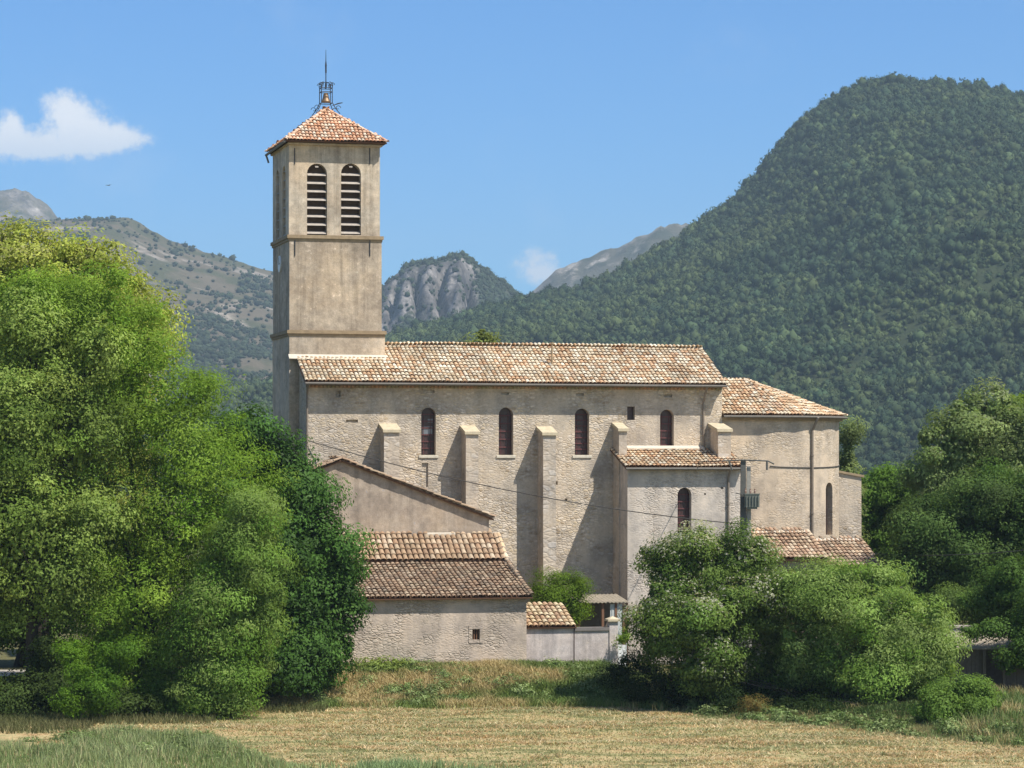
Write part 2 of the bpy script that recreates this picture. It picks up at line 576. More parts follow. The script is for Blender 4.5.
xs = np.unique(np.concatenate([np.array([-7000, -4500, -3000, -2000, -1200, -700, -400, -250, -150, -100, -70]), np.arange(-50, 50.1, 0.6), np.array([70, 100, 150, 250, 400, 700, 1200, 2000, 3000, 4500, 7000])]))
ys = np.unique(np.concatenate([np.array([-200, -60, 0, 40, 70, 85]), np.arange(92, 165.1, 0.6), np.array([180, 200, 240, 300, 400, 550, 800, 1200, 1800, 2600, 3600, 5000, 7500])]))
gx, gy = np.meshgrid(xs, ys)
gzv = ground_z(gx, gy)
gv = np.stack([gx, gy, gzv], -1).reshape(-1, 3)
nx, ny = len(xs), len(ys)
ii = (np.arange(ny - 1)[:, None] * nx + np.arange(nx - 1)[None, :]).ravel()
gf = np.stack([ii, ii + 1, ii + nx + 1, ii + nx], -1)
mown = 1 - sstep(-0.8, 0.6, gv[:, 1] - edge_y(gv[:, 0]) + 1.2 * (fbm(gv[:, 0] * 0.6, gv[:, 1] * 0.6, 3, 5) - 0.5))
# the left corner is left unmown
unm = sstep(-9.5, -11.0, gv[:, 0] + (gv[:, 1] - 106) * 0.10) * sstep(112, 106, gv[:, 1])
gcol = np.stack([mown, unm, np.zeros_like(mown)], -1)

def ground_mat():
    m, t, b = new_mat('meadow_soil', 0.95, 0.1)
    a = t.n('ShaderNodeAttribute', attribute_name='Col').outputs['Color']
    sep = t.n('ShaderNodeSeparateColor')
    t.link(a, sep.inputs[0])
    tc = t.n('ShaderNodeTexCoord').outputs['Object']
    w = t.noise(t.mapping(tc, (0.45, 0.9, 1.0), (0, 0, 0.2)), 0.8, 7, 0.7)
    w2 = t.noise(tc, 5.0, 5, 0.7)
    hay = t.ramp(w, (0.38, (0.14, 0.15, 0.06)), (0.46, (0.30, 0.27, 0.13)), (0.53, (0.50, 0.40, 0.21)), (0.62, (0.40, 0.26, 0.13)))
    hay = t.mix(0.7, hay, t.ramp(w2, (0.3, 0.6), (0.7, 1.3)), 'MULTIPLY')
    rough = t.ramp(w2, (0.3, (0.07, 0.075, 0.03)), (0.55, (0.14, 0.13, 0.055)), (0.75, (0.22, 0.17, 0.08)))
    col = t.mix(sep.outputs[0], rough, hay)
    t.link(col, b.inputs['Base Color'])
    bump(t, b, t.math('ADD', w, t.math('MULTIPLY', w2, 0.6)), 0.12, 0.8)
    return m

ground = big_mesh('ground', gv, gf, gcol, ground_mat())
ground.data.polygons.foreach_set('use_smooth', [True] * len(gf))
tag(ground, 'mown dry meadow rising to a rough grassy bank below the church', None, None, 'structure')

# road at far left
mb = MB()
rp = [(-42, 132.0), (-30, 132.2), (-23.5, 132.8), (-20, 133.5)]
for k in range(len(rp) - 1):
    (xa, ya), (xb, yb) = rp[k], rp[k + 1]
    n = 6
    for q in range(n):
        x0, x1 = xa + (xb - xa) * q / n, xa + (xb - xa) * (q + 1) / n
        y0, y1 = ya + (yb - ya) * q / n, ya + (yb - ya) * (q + 1) / n
        vs = []
        for (x, y) in ((x0, y0), (x1, y1), (x1, y1 + 5), (x0, y0 + 5)):
            vs.append((x, y, max(gz(x, y), gz(x, y + 1), gz(x, y - 1)) + 0.12))
        mb.add(vs, [(0, 1, 2, 3)])
road = mb.build('road', flat_mat('road_gravel', (0.42, 0.38, 0.33), 0.95, 0.1, nscale=3))
tag(road, 'pale lane in shade at the left edge', None, None, 'structure')

# ------------------------------------------------------------------ mountains
def mountain(name, ridge, Yr, Yf, Yb, xr, zfoot, shape=1.0, nx_=160, ny_=90, amp=6.0, fs=0.01, ribs=None, mat=None, label=None, drop=0.0, tback=0.6, rockw=None, rough=0.0):
    """ridge: list of (px,py) silhouette points at distance Yr"""
    rx = np.array([(p[0] - 512) * Yr / FPX for p in ridge])
    rz = np.array([H + (YH - p[1]) * Yr / FPX for p in ridge]) - drop
    X = np.linspace(xr[0], xr[1], nx_)
    Yv = np.concatenate([np.linspace(Yf, Yr, ny_), np.linspace(Yr, Yb, 14)[1:]])
    gx, gy = np.meshgrid(X, Yv)
    hz = np.interp(gx, rx, rz)
    hz = hz + amp * 0.5 * (fbm(gx * fs * 3, gy * 0 + 3, 3, 21) - 0.5)
    t = np.clip((gy - Yf) / (Yr - Yf), 0, 1)
    tb = np.clip((gy - Yr) / (Yb - Yr), 0, 1)
    s = t ** shape
    z = zfoot + (hz - zfoot) * s * (1 - tback * tb * tb)
    env = np.sin(np.pi * np.clip(t, 0, 1)) * (tb == 0)
    z = z + env * amp * 2.0 * (fbm(gx * fs, gy * fs, 5, 11) - 0.5) * 2
    if ribs is not None:
        z = z + ribs(gx, gy, t)
    if rough:
        z = z + rough * (fbm(gx * .022, gy * .022, 5, 41) - .5) + rough * .8 * np.abs(fbm(gx * .05, gy * .03, 3, 43) - .5)
    v = np.stack([gx, gy, z], -1).reshape(-1, 3)
    n1, n2 = len(X), len(Yv)
    ii = (np.arange(n2 - 1)[:, None] * n1 + np.arange(n1 - 1)[None, :]).ravel()
    f = np.stack([ii, ii + 1, ii + n1 + 1, ii + n1], -1)
    cw = np.zeros((len(v), 3))
    if rockw is not None:
        cw[:, 0] = rockw(gx, gy, t).ravel()
    ob = big_mesh(name, v, f, cw, mat)
    ob.data.polygons.foreach_set('use_smooth', [True] * len(f))
    tag(ob, label, None, None, 'structure')
    return X, Yv, z


def hill_mat(name, grass, rock, dark, rock_lo=0.55, rock_hi=0.62, sc=0.012, ribs=0.0, steep=None):
    m, t, b = new_mat(name, 0.95, 0.1)
    tc = t.n('ShaderNodeTexCoord').outputs['Object']
    n1 = t.noise(tc, sc, 7, 0.62)
    n2 = t.noise(t.mapping(tc, (1, 1, 1), (0, 0, 0), (300, 70, 9)), sc * 1.7, 6, 0.6)
    n3 = t.noise(tc, sc * 12, 5, 0.7)
    col = t.mix(t.smooth(n2, 0.45, 0.6), grass, dark)
    rk = t.mix(0.8, rock, t.ramp(n3, (0.3, 0.5), (0.7, 1.35)), 'MULTIPLY')
    if ribs:
        vr = t.noise(t.mapping(tc, (1, 0.5, 0.18), (0, 0.35, 0)), ribs, 6, 0.65)
        rk = t.mix(0.85, rk, t.ramp(vr, (0.36, (0.22, 0.24, 0.27)), (0.50, 0.75), (0.64, 1.7)), 'MULTIPLY')
    mask = t.smooth(n1, rock_lo, rock_hi)
    if steep:
        a = t.n('ShaderNodeAttribute', attribute_name='Col').outputs['Color']
        sp = t.n('ShaderNodeSeparateColor')
        t.link(a, sp.inputs[0])
        mask = t.math('MAXIMUM', mask, t.smooth(t.math('ADD', sp.outputs[0], t.math('MULTIPLY', t.math('SUBTRACT', n3, 0.5), 1.6)), 0.30, 0.62))
    col = t.mix(mask, col, rk)
    col = t.mix(0.5, col, t.ramp(n3, (0.3, 0.65), (0.7, 1.25)), 'MULTIPLY')
    t.link(col, b.inputs['Base Color'])
    bump(t, b, n3, 4.0, 0.6)
    return m


ICO = {}
def ico(sub):
    if sub not in ICO:
        bm = bmesh.new()
        bmesh.ops.create_icosphere(bm, subdivisions=sub, radius=1.0)
        bm.verts.ensure_lookup_table()
        ICO[sub] = (np.array([v.co[:] for v in bm.verts]), np.array([[v.index for v in f.verts] for f in bm.faces]))
        bm.free()
    return ICO[sub]

def tree_mass(name, pts, rad, cols, mat, rng, label, tuft=48, hgt=1.05):
    """many small crowns as one mesh: a lumpy core plus leaf tufts for every point"""
    V0, F0 = ico(1)
    N = len(pts)
    var = []
    for k in range(10):
        r = 0.68 + 0.55 * rng.random(len(V0))
        c = V0 * r[:, None] * .86
        d = rng.normal(size=(tuft, 3)); d[:, 2] = np.abs(d[:, 2]) * 0.9 - 0.15
        d /= np.linalg.norm(d, axis=1)[:, None]
        ctr = d * (0.70 + 0.42 * rng.random(tuft))[:, None]
        tv = ctr[:, None, :] + rng.normal(size=(tuft, 3, 3)) * 0.15
        v = np.concatenate([c, tv.reshape(-1, 3)])
        f = np.concatenate([F0, len(V0) + np.arange(tuft * 3).reshape(-1, 3)])
        var.append((v, f))
    allv, allf, allc = [], [], []
    base = 0
    kind = rng.integers(0, 10, N)
    for k in range(10):
        idx = np.where(kind == k)[0]
        if not len(idx):
            continue
        v, f = var[k]
        ang = rng.random(len(idx)) * 6.283
        ca, sa = np.cos(ang), np.sin(ang)
        x = v[None, :, 0] * ca[:, None] - v[None, :, 1] * sa[:, None]
        y = v[None, :, 0] * sa[:, None] + v[None, :, 1] * ca[:, None]
        r = rad[idx][:, None]
        hh = (hgt * (0.85 + 0.4 * rng.random(len(idx))))[:, None]
        vv = np.stack([x * r + pts[idx, 0][:, None], y * r + pts[idx, 1][:, None], v[None, :, 2] * r * hh + pts[idx, 2][:, None] + r * 0.5], -1)
        allv.append(vv.reshape(-1, 3))
        nv = len(v)
        allf.append((f[None] + (base + np.arange(len(idx)) * nv)[:, None, None]).reshape(-1, 3))
        cc = np.repeat(cols[idx], nv, 0) * (0.85 + 0.3 * rng.random((nv * len(idx), 1)))
        allc.append(cc)
        base += nv * len(idx)
    ob = big_mesh(name, np.concatenate(allv), np.concatenate(allf), np.concatenate(allc), mat)
    ob.data.polygons.foreach_set('use_smooth', [True] * len(ob.data.polygons))
    tag(ob, label, None, None, 'stuff')
    return ob

def sample_hill(X, Yv, z, n, rng, ymin, ymax, xmin, xmax):
    x = rng.uniform(xmin, xmax, n)
    y = rng.uniform(ymin, ymax, n)
    ix = np.clip(np.searchsorted(X, x) - 1, 0, len(X) - 2)
    iy = np.clip(np.searchsorted(Yv, y) - 1, 0, len(Yv) - 2)
    fx = (x - X[ix]) / (X[ix + 1] - X[ix])
    fy = (y - Yv[iy]) / (Yv[iy + 1] - Yv[iy])
    zz = (z[iy, ix] * (1 - fx) + z[iy, ix + 1] * fx) * (1 - fy) + (z[iy + 1, ix] * (1 - fx) + z[iy + 1, ix + 1] * fx) * fy
    return np.stack([x, y, zz], -1)

def in_view(p, m=260):
    px = 512 + FPX * p[:, 0] / p[:, 1]
    return (px > -m) & (px < 1024 + m)

rng = np.random.default_rng(7)
M['hill_green'] = hill_mat('hill_forest_floor', (0.05, 0.065, 0.03), (0.33, 0.31, 0.28), (0.035, 0.05, 0.025), 0.72, 0.78, 0.02)
M['hill_scrub'] = hill_mat('hill_scrub', (0.130, 0.108, 0.074), (0.27, 0.235, 0.195), (0.075, 0.078, 0.04), 0.55, 0.62, 0.009)
M['peak_rock'] = hill_mat('peak_rock', (0.06, 0.07, 0.045), (0.17, 0.158, 0.15), (0.045, 0.06, 0.035), 0.90, 0.95, 0.012, 0.06, steep=True)
M['far_rock'] = hill_mat('far_rock', (0.12, 0.11, 0.08), (0.27, 0.245, 0.22), (0.06, 0.07, 0.045), 0.40, 0.56, 0.012, 0.03)

# big wooded mountain on the right
Yr = 1800
ridge = [(200, 400), (330, 360), (385, 334), (440, 315), (490, 300), (521, 292), (570, 285), (625, 262), (690, 222), (718, 203), (745, 181), (770, 149), (800, 113), (830, 88), (846, 83), (868, 75), (900, 73), (960, 77), (1024, 83), (1120, 88), (1300, 150)]
X, Yv, zz = mountain('mountain', ridge, Yr, 950, 2300, (-330, 560), -2, 0.85, 170, 110, 7, 0.012, None, M['hill_green'], 'steep wooded mountain filling the right of the view', drop=7.0)
p = sample_hill(X, Yv, zz, 115000, rng, 960, 1840, -300, 540)
p = p[in_view(p)]
dn = fbm(p[:, 0] * 0.02, p[:, 1] * 0.02, 4, 31)
keep = rng.random(len(p)) < np.clip(0.35 + 1.0 * dn, 0, 0.9)
p, dn = p[keep], dn[keep]
rad = np.clip(rng.lognormal(0.46, 0.38, len(p)), 0.8, 4.6) * (0.75 + 0.6 * dn)
p[:, 2] += 5.0 * (fbm(p[:, 0] * .05, p[:, 1] * .05, 3, 19) - .5) + 1.2 * rng.normal(size=len(p))
tone = fbm(p[:, 0] * 0.011, p[:, 1] * 0.011, 4, 77)[:, None]
tone2 = fbm(p[:, 0] * 0.06, p[:, 1] * 0.05, 3, 78)[:, None]
mixf = np.clip(sstep(0.36, 0.66, tone * .6 + tone2 * .4) + rng.normal(0, 0.30, (len(p), 1)), 0, 1)
cols = (np.array([[0.040, 0.068, 0.034]]) * (1 - mixf) + np.array([[0.080, 0.108, 0.042]]) * mixf) * np.clip(rng.normal(1, 0.18, (len(p), 1)), 0.4, 1.8) * (.72 + .56 * fbm(p[:, 0] * .016, p[:, 1] * .013, 4, 91)[:, None])
tree_mass('woodland', p, rad, cols, M['forest'], rng, 'dense deciduous forest covering the right mountain', 46)

# scrubby mountain on the left
ridge = [(-200, 214), (-60, 218), (20, 220), (60, 219), (128, 221), (150, 232), (180, 243), (228, 258), (272, 270), (330, 295), (384, 322), (430, 350), (520, 420)]
X, Yv, zz = mountain('mountain', ridge, 3000, 1650, 3700, (-800, 120), -2, 0.85, 150, 90, 14, 0.006, None, M['hill_scrub'], 'pale scrubby limestone mountain behind the belfry on the left', rough=10)
p = sample_hill(X, Yv, zz, 70000, rng, 1660, 3000, -780, 100)
p = p[in_view(p)]
tt = (p[:, 1] - 1650) / 1350
cl = fbm(p[:, 0] * 0.012, p[:, 1] * 0.007, 4, 52)
prob = sstep(0.55, 0.68, cl) * sstep(1.02, 0.9, tt) * 0.9 + sstep(0.75, 0.40, tt) * (0.15 + sstep(.38, .55, cl)) + 0.075
p = p[rng.random(len(p)) < prob * 0.75]
rad = np.clip(rng.lognormal(0.62, 0.42, len(p)), 0.9, 4.5)
cols = np.array([[0.045, 0.062, 0.034]]) * np.clip(rng.normal(1, 0.25, (len(p), 1)), 0.5, 1.8)
tree_mass('scrub', p, rad, cols, M['forest'], rng, 'dark scrub and pine clumps dotted over the left mountain', 24, 0.8)

# rocky pointed peak in the middle
def face(gx, t):
    return sstep(-112, -96, gx) * sstep(-18, -40, gx) * sstep(0.42, 0.6, t + 0.0015 * (gx + 60)) * sstep(1.0, 0.95, t)
def ribs(gx, gy, t):
    e = face(gx, t) * sstep(1.0, .8, t)
    r = np.abs(np.sin(gx * 0.13 + 2.6 * fbm(gx * 0.03, gy * 0.012, 3, 8)))
    return e * (r ** 0.55 * 30 - 22) + e * 20 * (fbm(gx * 0.09, gy * 0.02, 4, 3) - 0.5)
def rockw(gx, gy, t):
    return face(gx, t) * (0.45 + 0.7 * fbm(gx * 0.05, gy * 0.012, 4, 18)) + .9 * np.exp(-((gx + 106) / 10) ** 2) * sstep(.2, .4, t)
ridge = [(300, 340), (360, 300), (385, 284), (397, 272), (412, 264), (432, 260), (452, 256), (462, 254), (474, 262), (490, 274), (506, 285), (521, 295), (560, 325), (620, 370)]
X, Yv, zz = mountain('mountain', ridge, 2500, 2150, 2800, (-190, 110), 30, 0.7, 200, 150, 8, 0.03, ribs, M['peak_rock'], 'pointed rocky peak between the belfry and the wooded mountain', drop=1, rockw=rockw)
p = sample_hill(X, Yv, zz, 15000, rng, 2160, 2520, -170, 90)
e = rockw(p[:, 0], p[:, 1], (p[:, 1] - 2150) / 350)
p = p[rng.random(len(p)) < np.clip(0.9 - 1.15 * e, 0.10, 1)]
rad = np.clip(rng.lognormal(0.45, 0.4, len(p)), 0.8, 3.6)
cols = np.array([[0.042, 0.060, 0.032]]) * np.clip(rng.normal(1, 0.25, (len(p), 1)), 0.5, 1.8)
tree_mass('scrub', p, rad, cols, M['forest'], rng, 'dark trees on the flanks of the rocky middle peak', 18)

# far bare ridge, centre right, and far crag at the left edge
ridge = [(500, 320), (540, 288), (556, 273), (575, 262), (600, 252), (622, 245), (640, 236), (656, 229), (672, 227), (690, 227), (720, 236), (760, 252), (900, 300)]
M['far_ridge'] = hill_mat('far_ridge', (0.095, 0.09, 0.065), (0.29, 0.26, 0.23), (0.05, 0.058, 0.035), 0.44, 0.54, 0.014, 0.03)
mountain('mountain', ridge, 3800, 3300, 4300, (-60, 560), 40, 0.8, 110, 60, 9, 0.012, None, M['far_ridge'], 'distant bare rocky ridge left of the wooded mountain', rough=18)
def strata(gx, gy, t):
    return np.exp(-((t - 0.9) / 0.1) ** 2) * 16 * (fbm(gx * 0.05, gy * 0.01, 4, 13) - 0.5)
ridge = [(-200, 190), (-60, 187), (0, 190), (20, 192), (34, 199), (48, 209), (62, 224), (90, 245), (200, 300)]
mountain('mountain', ridge, 4400, 4000, 4900, (-1100, -480), 120, 0.55, 110, 60, 8, 0.012, strata, M['far_rock'], 'distant grey crag at the left edge of the skyline', rough=18)

# ------------------------------------------------------------------ roof tiles
RED = [(0.70, 0.60, 0.45), (0.74, 0.66, 0.52), (0.66, 0.53, 0.37), (0.61, 0.42, 0.26), (0.58, 0.37, 0.22), (0.63, 0.48, 0.32), (0.50, 0.33, 0.20), (0.66, 0.56, 0.41), (0.56, 0.43, 0.28), (0.68, 0.58, 0.44)]
ORANGE = [(0.64, 0.34, 0.20), (0.68, 0.40, 0.25), (0.60, 0.30, 0.17), (0.70, 0.48, 0.33), (0.63, 0.36, 0.22), (0.72, 0.58, 0.44)]
BROWN = [(0.34, 0.235, 0.16), (0.40, 0.29, 0.20), (0.30, 0.215, 0.15), (0.44, 0.34, 0.24), (0.33, 0.22, 0.145), (0.27, 0.205, 0.15)]
WARM = [(0.60, 0.42, 0.26), (0.54, 0.33, 0.19), (0.68, 0.54, 0.37), (0.48, 0.30, 0.18), (0.62, 0.44, 0.27)]
OCHRE = [(0.55, 0.44, 0.28), (0.50, 0.36, 0.22), (0.60, 0.50, 0.34), (0.42, 0.28, 0.18)]
LOWER = [(0.46, 0.30, 0.20), (0.52, 0.36, 0.24), (0.40, 0.26, 0.17), (0.58, 0.46, 0.33), (0.36, 0.25, 0.17), (0.50, 0.37, 0.25)]

def pt_in(poly, a, d):
    c = False
    j = len(poly) - 1
    for i in range(len(poly)):
        (xi, yi), (xj, yj) = poly[i], poly[j]
        if (yi > d) != (yj > d) and a < (xj - xi) * (d - yi) / (yj - yi) + xi:
            c = not c
        j = i
    return c

def one_tile(mb, p, A, D, N, w, L, col, lift=0.03, lead=0.0):
    """half-round cover tile starting at p running down D"""
    seg = 5
    vs = []
    for e, (q, r, up) in enumerate(((0.0, w * 0.40, 0.0), (L, w * 0.50, lift))):
        c = p + D * q + N * (up + 0.015)
        for k in range(seg + 1):
            a = math.pi * k / seg
            vs.append(c + A * (r * math.cos(a)) + N * (r * 0.85 * math.sin(a)))
    fs = [(k, k + 1, seg + 2 + k, seg + 1 + k) for k in range(seg)]
    mb.add(vs, fs, col)

def tile_plane(mb, bed, pts, palette, tw=0.215, tl=0.36, seed=0, thick=0.05, dark=1.0, skew=0.0, down=None):
    """pts: 3D corners, first two along the eave; tiles run down to that eave"""
    R = random.Random(seed)
    pts = [Vector(q) for q in pts]
    A = (pts[1] - pts[0]).normalized()
    N = (pts[1] - pts[0]).cross(pts[2] - pts[0]).normalized()
    if N.z < 0:
        N = -N
    D = N.cross(A).normalized()
    if D.z > 0:
        D = -D
    if down is not None:
        D = (Vector(down) - N * Vector(down).dot(N)).normalized()
    A2 = D.cross(N).normalized()
    if A2.dot(A) < 0:
        A2 = -A2
    O = pts[0]
    # 2D coordinates: a across the tile rows, d downwards
    poly = [((q - O).dot(A2), (q - O).dot(D)) for q in pts]
    amin, amax = min(q[0] for q in poly), max(q[0] for q in poly)
    dmin, dmax = min(q[1] for q in poly), max(q[1] for q in poly)
    na = int((amax - amin) / tw) + 1
    nd_ = int((dmax - dmin) / tl) + 2
    blob = {}
    for i in range(na):
        a = amin + (i + 0.5) * (amax - amin) / na
        jit = R.uniform(-0.04, 0.04)
        # lowest d inside this row
        for j in range(nd_):
            d1 = dmax + R.uniform(-0.02, 0.03) * (j > 0) - j * tl          # lower end
            dm = d1 - tl * 0.5
            if not (pt_in(poly, a, dm) or pt_in(poly, a, d1 - 0.02)):
                continue
            key = (round(a / 1.5), round(dm / 1.0))
            if key not in blob:
                blob[key] = R.uniform(0.86, 1.12)
            c = palette[min(len(palette) - 1, int(len(palette) * (R.random() ** 1.0)))]
            f = R.uniform(0.88, 1.14) * blob[key] * dark
            p = O + A2 * (a + jit * tw * 0.5) + D * (d1 - tl * 1.18)
            p = p + N * (0.05 * mnoise.noise(Vector((p.x * .4, p.y * .4, seed))) + R.uniform(-.006, .012)) + A2 * (.03 * mnoise.noise(Vector((p.x * 1.1, p.y * 1.1, seed + 5.0))))
            one_tile(mb, p, A2, D, N, tw * R.uniform(0.94, 1.06), tl * 1.18, tuple(x * f for x in c), 0.035 + R.uniform(-0.008, 0.012))
    bed.prism([q - N * 0.012 for q in pts], -N * thick)

def cap_row(mb, a, b, palette, w=0.24, L=0.36, seed=0, flip=False, pale=0.0):
    R = random.Random(seed)
    a, b = Vector(a), Vector(b)
    if a.z < b.z and not flip:
        a, b = b, a
    D = (b - a).normalized()
    A = D.cross(Vector((0, 0, 1))).normalized()
    N = A.cross(D).normalized()
    if N.z < 0: N = -N
    n = max(1, int((b - a).length / L))
    for k in range(n):
        c = palette[R.randrange(len(palette))]
        f = R.uniform(0.8, 1.2)
        c = tuple((x * f) * (1 - pale) + 0.68 * pale for x in c)
        q_ = a + D * (k * (b - a).length / n)
        q_ = q_ + N * (.05 * mnoise.noise(Vector((q_.x * .4, q_.y * .4, 3.0))) + R.uniform(-.012, .015)) + A * R.uniform(-.012, .012)
        one_tile(mb, q_, A, D, N, w, L * 1.12, c, 0.03)

def arch_prof(uc, w, z0, z1, n=10):
    """arched outline in (u,z): flat foot z0, crown z1"""
    r = w / 2
    zs = z1 - r
    pts = [(uc - r, z0), (uc + r, z0)]
    for k in range(n + 1):
        a = math.pi * k / n
        pts.append((uc + r * math.cos(a), zs + r * math.sin(a)))
    return pts

# ------------------------------------------------------------------ the church
u0, u1 = U(306, 0), U(722, 0)
VR, VN = 3.6, 9.0                                   # ridge line and north wall
OV = 0.68                                           # south eave overhang
um = (u0 + u1) / 2
ze = Z(383.6, um, -OV)
zr = Z(347.0, um, VR)
sl = (zr - ze) / (VR + OV)
zn = zr - (VN + 0.45 - VR) * 0.36
church = Thing('church', 'large stone church with square belfry, buttressed nave and rounded apse under clay tile roofs', 'church', ((u0 + u1) / 2, 4.0, 0.0))

mb = MB()
zw = ze + OV * sl - 0.16
sec = [(u0, 0, -0.6), (u0, 0, zw), (u0, VR, zr - 0.16), (u0, VN, zn + 0.2), (u0, VN, -0.6)]
mb.prism(sec, (u1 - u0, 0, 0))
nave = church.part('nave', mb, M['nave'])
cb = MB()
WIN = [(428.5, 407.5, 455, 14.5), (506, 407.5, 455, 14.5), (582, 408.5, 455, 14.5), (667, 409.5, 452, 14)]
wins = []
for px, ya, yb_, w in WIN:
    uc = U(px, 0); ww = w * YY(uc, 0) / FPX / CT
    zt, zb = Z(ya, uc, 0), Z(yb_, uc, 0)
    pr = arch_prof(uc, ww, zb, zt)
    cb.prism([(a, -0.3, b) for a, b in pr], (0, 0.3 + 0.42, 0))
    wins.append((uc, ww, zb, zt))
uq = U(631, 0)
cb.box(uq - 0.2, uq + 0.2, -0.3, 0.35, Z(420, uq, 0), Z(406.5, uq, 0))
un = U(425, 0)
cb.box(un - 0.16, un + 0.16, -0.3, 0.10, Z(487, un, 0), Z(463, un, 0))
for px, py, w, h in ((338, 394, .13, .16), (352, 421, .3, .07), (429, 391.5, .28, .08), (505, 393.5, .2, .06), (580, 394.5, .2, .06), (668, 396, .22, .07), (556, 483, .09, .09), (566, 500, .07, .08)):
    uu = U(px, 0); z_ = Z(py, uu, 0)
    cb.box(uu - w, uu + w, -0.3, 0.16, z_ - h, z_ + h)
cut(nave, cb, church.off)

def window(thing, uc, ww, zb, zt, v, depth, sill=True, parent=None, name='window', bars=7):
    """recessed arched light: frame, dark leaded pane, cross bars, stone sill"""
    mb = MB()
    pr = arch_prof(uc, ww - 0.02, zb + 0.02, zt - 0.01)
    mb.prism([(a, v + depth - 0.05, b) for a, b in pr], (0, 0.04, 0))
    w_ = thing.part(name, mb, M['glass'])
    mb = MB()
    hh = (zt - zb)
    for k in range(1, bars):
        z_ = zb + hh * k / bars
        mb.box(uc - ww / 2 + 0.01, uc + ww / 2 - 0.01, v + depth - 0.10, v + depth - 0.055, z_ - 0.03, z_ + 0.03)
    for q in (-0.25, 0.25):
        mb.box(uc + ww * q - 0.012, uc + ww * q + 0.012, v + depth - 0.075, v + depth - 0.052, zb + 0.02, zt - ww * 0.35)
    thing.part('bars', mb, M['bar'], w_)
    if sill:
        mb = MB()
        mb.prism([(uc - ww / 2 - 0.12, v - 0.06, zb - 0.14), (uc - ww / 2 - 0.12, v - 0.06, zb - 0.02), (uc - ww / 2 - 0.12, v + 0.02, zb - 0.005), (uc - ww / 2 - 0.12, v + 0.02, zb - 0.14)], (ww + 0.24, 0, 0))
        thing.part('sill', mb, M['sill'], w_)
    return w_

for k, (uc, ww, zb, zt) in enumerate(wins):
    w_ = window(church, uc, ww, zb, zt, 0, 0.42, k < 3, bars=(7, 6, 8, 6)[k])
    if k == 0:
        mb = MB(); mb.box(uc - ww * .3, uc + ww * .36, .352, .366, zb + 1.02, zb + 1.42); mb.box(uc + ww * .05, uc + ww * .4, .352, .366, zb + 1.62, zb + 1.8)
        church.part('pane_reflection', mb, M['pane'], w_)  # bluish reflections painted as pale panels on the glass
mb = MB(); mb.box(uq - 0.195, uq + 0.195, 0.28, 0.32, Z(420, uq, 0) + .01, Z(406.5, uq, 0) - .01)
church.part('window', mb, M['glass'])

# nave roof
tb, bd = MB(), MB()
vl, vr_ = u0 - 0.18, U(727, -OV)
ul2 = U(293, 2.1) - 0.0
ulw = u0 - 0.16
tile_plane(tb, bd, [(ulw, -OV, ze), (vr_, -OV, ze), (vr_, VR, zr), (ulw, VR, zr)], RED, seed=1)
tile_plane(tb, bd, [(vr_, VN + 0.45, zn), (ulw, VN + 0.45, zn), (ulw, VR, zr), (vr_, VR, zr)], RED, seed=2)
cap_row(tb, (U(385, VR), VR, zr - .03), (vr_, VR, zr - .03), RED, seed=4, pale=0.25, w=.21)
for q in range(13):                                  # verge tiles at the east gable
    pass
cap_row(tb, (vr_ - 0.08, VR, zr + 0.02), (vr_ - 0.08, -OV, ze + 0.03), RED, seed=5)
rf = church.part('nave_roof', tb, M['tile'], label='pale mottled clay tile roof of the nave')
church.part('roof_deck', bd, M['tile_bed'], rf)
# vent pipe standing on the nave roof
vp = 1.35
us = U(552, vp)
zb_ = zr - (VR - vp) * sl
mb2 = MB(); mb2.tube([(us, vp, zb_ - .05), (us, vp, zr + .10)], .05, 8); mb2.tube([(us, vp, zr + .07), (us, vp, zr + .16)], .085, 8)
church.part('vent_pipe', mb2, M['course'])
# corbelled eave and gutter
mb = MB()
for k, (dv, dz) in enumerate(((0.16, 0.02), (0.32, 0.14), (0.48, 0.26))):
    zt_ = zw + 0.02 - (0.42 - dz) ; n = int((u1 - u0) / 0.2)
    for q in range(n):
        a = u0 + (q + 0.5) * (u1 - u0) / n
        mb.lathe([(0.0, 0), (0.085, 0), (0.085, 0.10), (0.0, 0.10)], (a, -dv + 0.08, zt_ - 0.02), 6, (0.42 + 0.1 * math.sin(q * 7.1), 0.31, 0.2))
    mb.box(u0, u1, -dv + 0.08, 0.0 - 0.002, zt_ - 0.02 + 0.002, zt_ + 0.09, (0.36, 0.28, 0.19))
church.part('eave_cornice', mb, M['tile'])
mb = MB(); mb.tube([(ulw, -OV - 0.015, ze - 0.06), (vr_, -OV - 0.015, ze - 0.06)], 0.062, 8)
church.part('gutter', mb, M['zinc'])

def downpipe(pts, r=0.055):
    mb = MB(); mb.tube(pts, r, 8)
    a, b = Vector(pts[-2]), Vector(pts[-1])
    for q in (0.15, 0.5, 0.85):
        c = a.lerp(b, q)
        mb.tube([c - Vector((0, 0, .04)), c + Vector((0, 0, .04))], r * 1.35, 8)
    return church.part('downpipe', mb, M['pipe'])
up = U(703, 0)
downpipe([(up, -OV, ze - 0.1), (up, -0.35, ze - 0.5), (up, -0.09, ze - 0.85), (up, -0.09, Z(452, up, 0))])
up = u0 + 0.02
downpipe([(up, -OV, ze - 0.1), (up, -0.3, ze - 0.35), (up + .02, -0.09, ze - 0.6), (up + .02, -0.09, 0.2)])

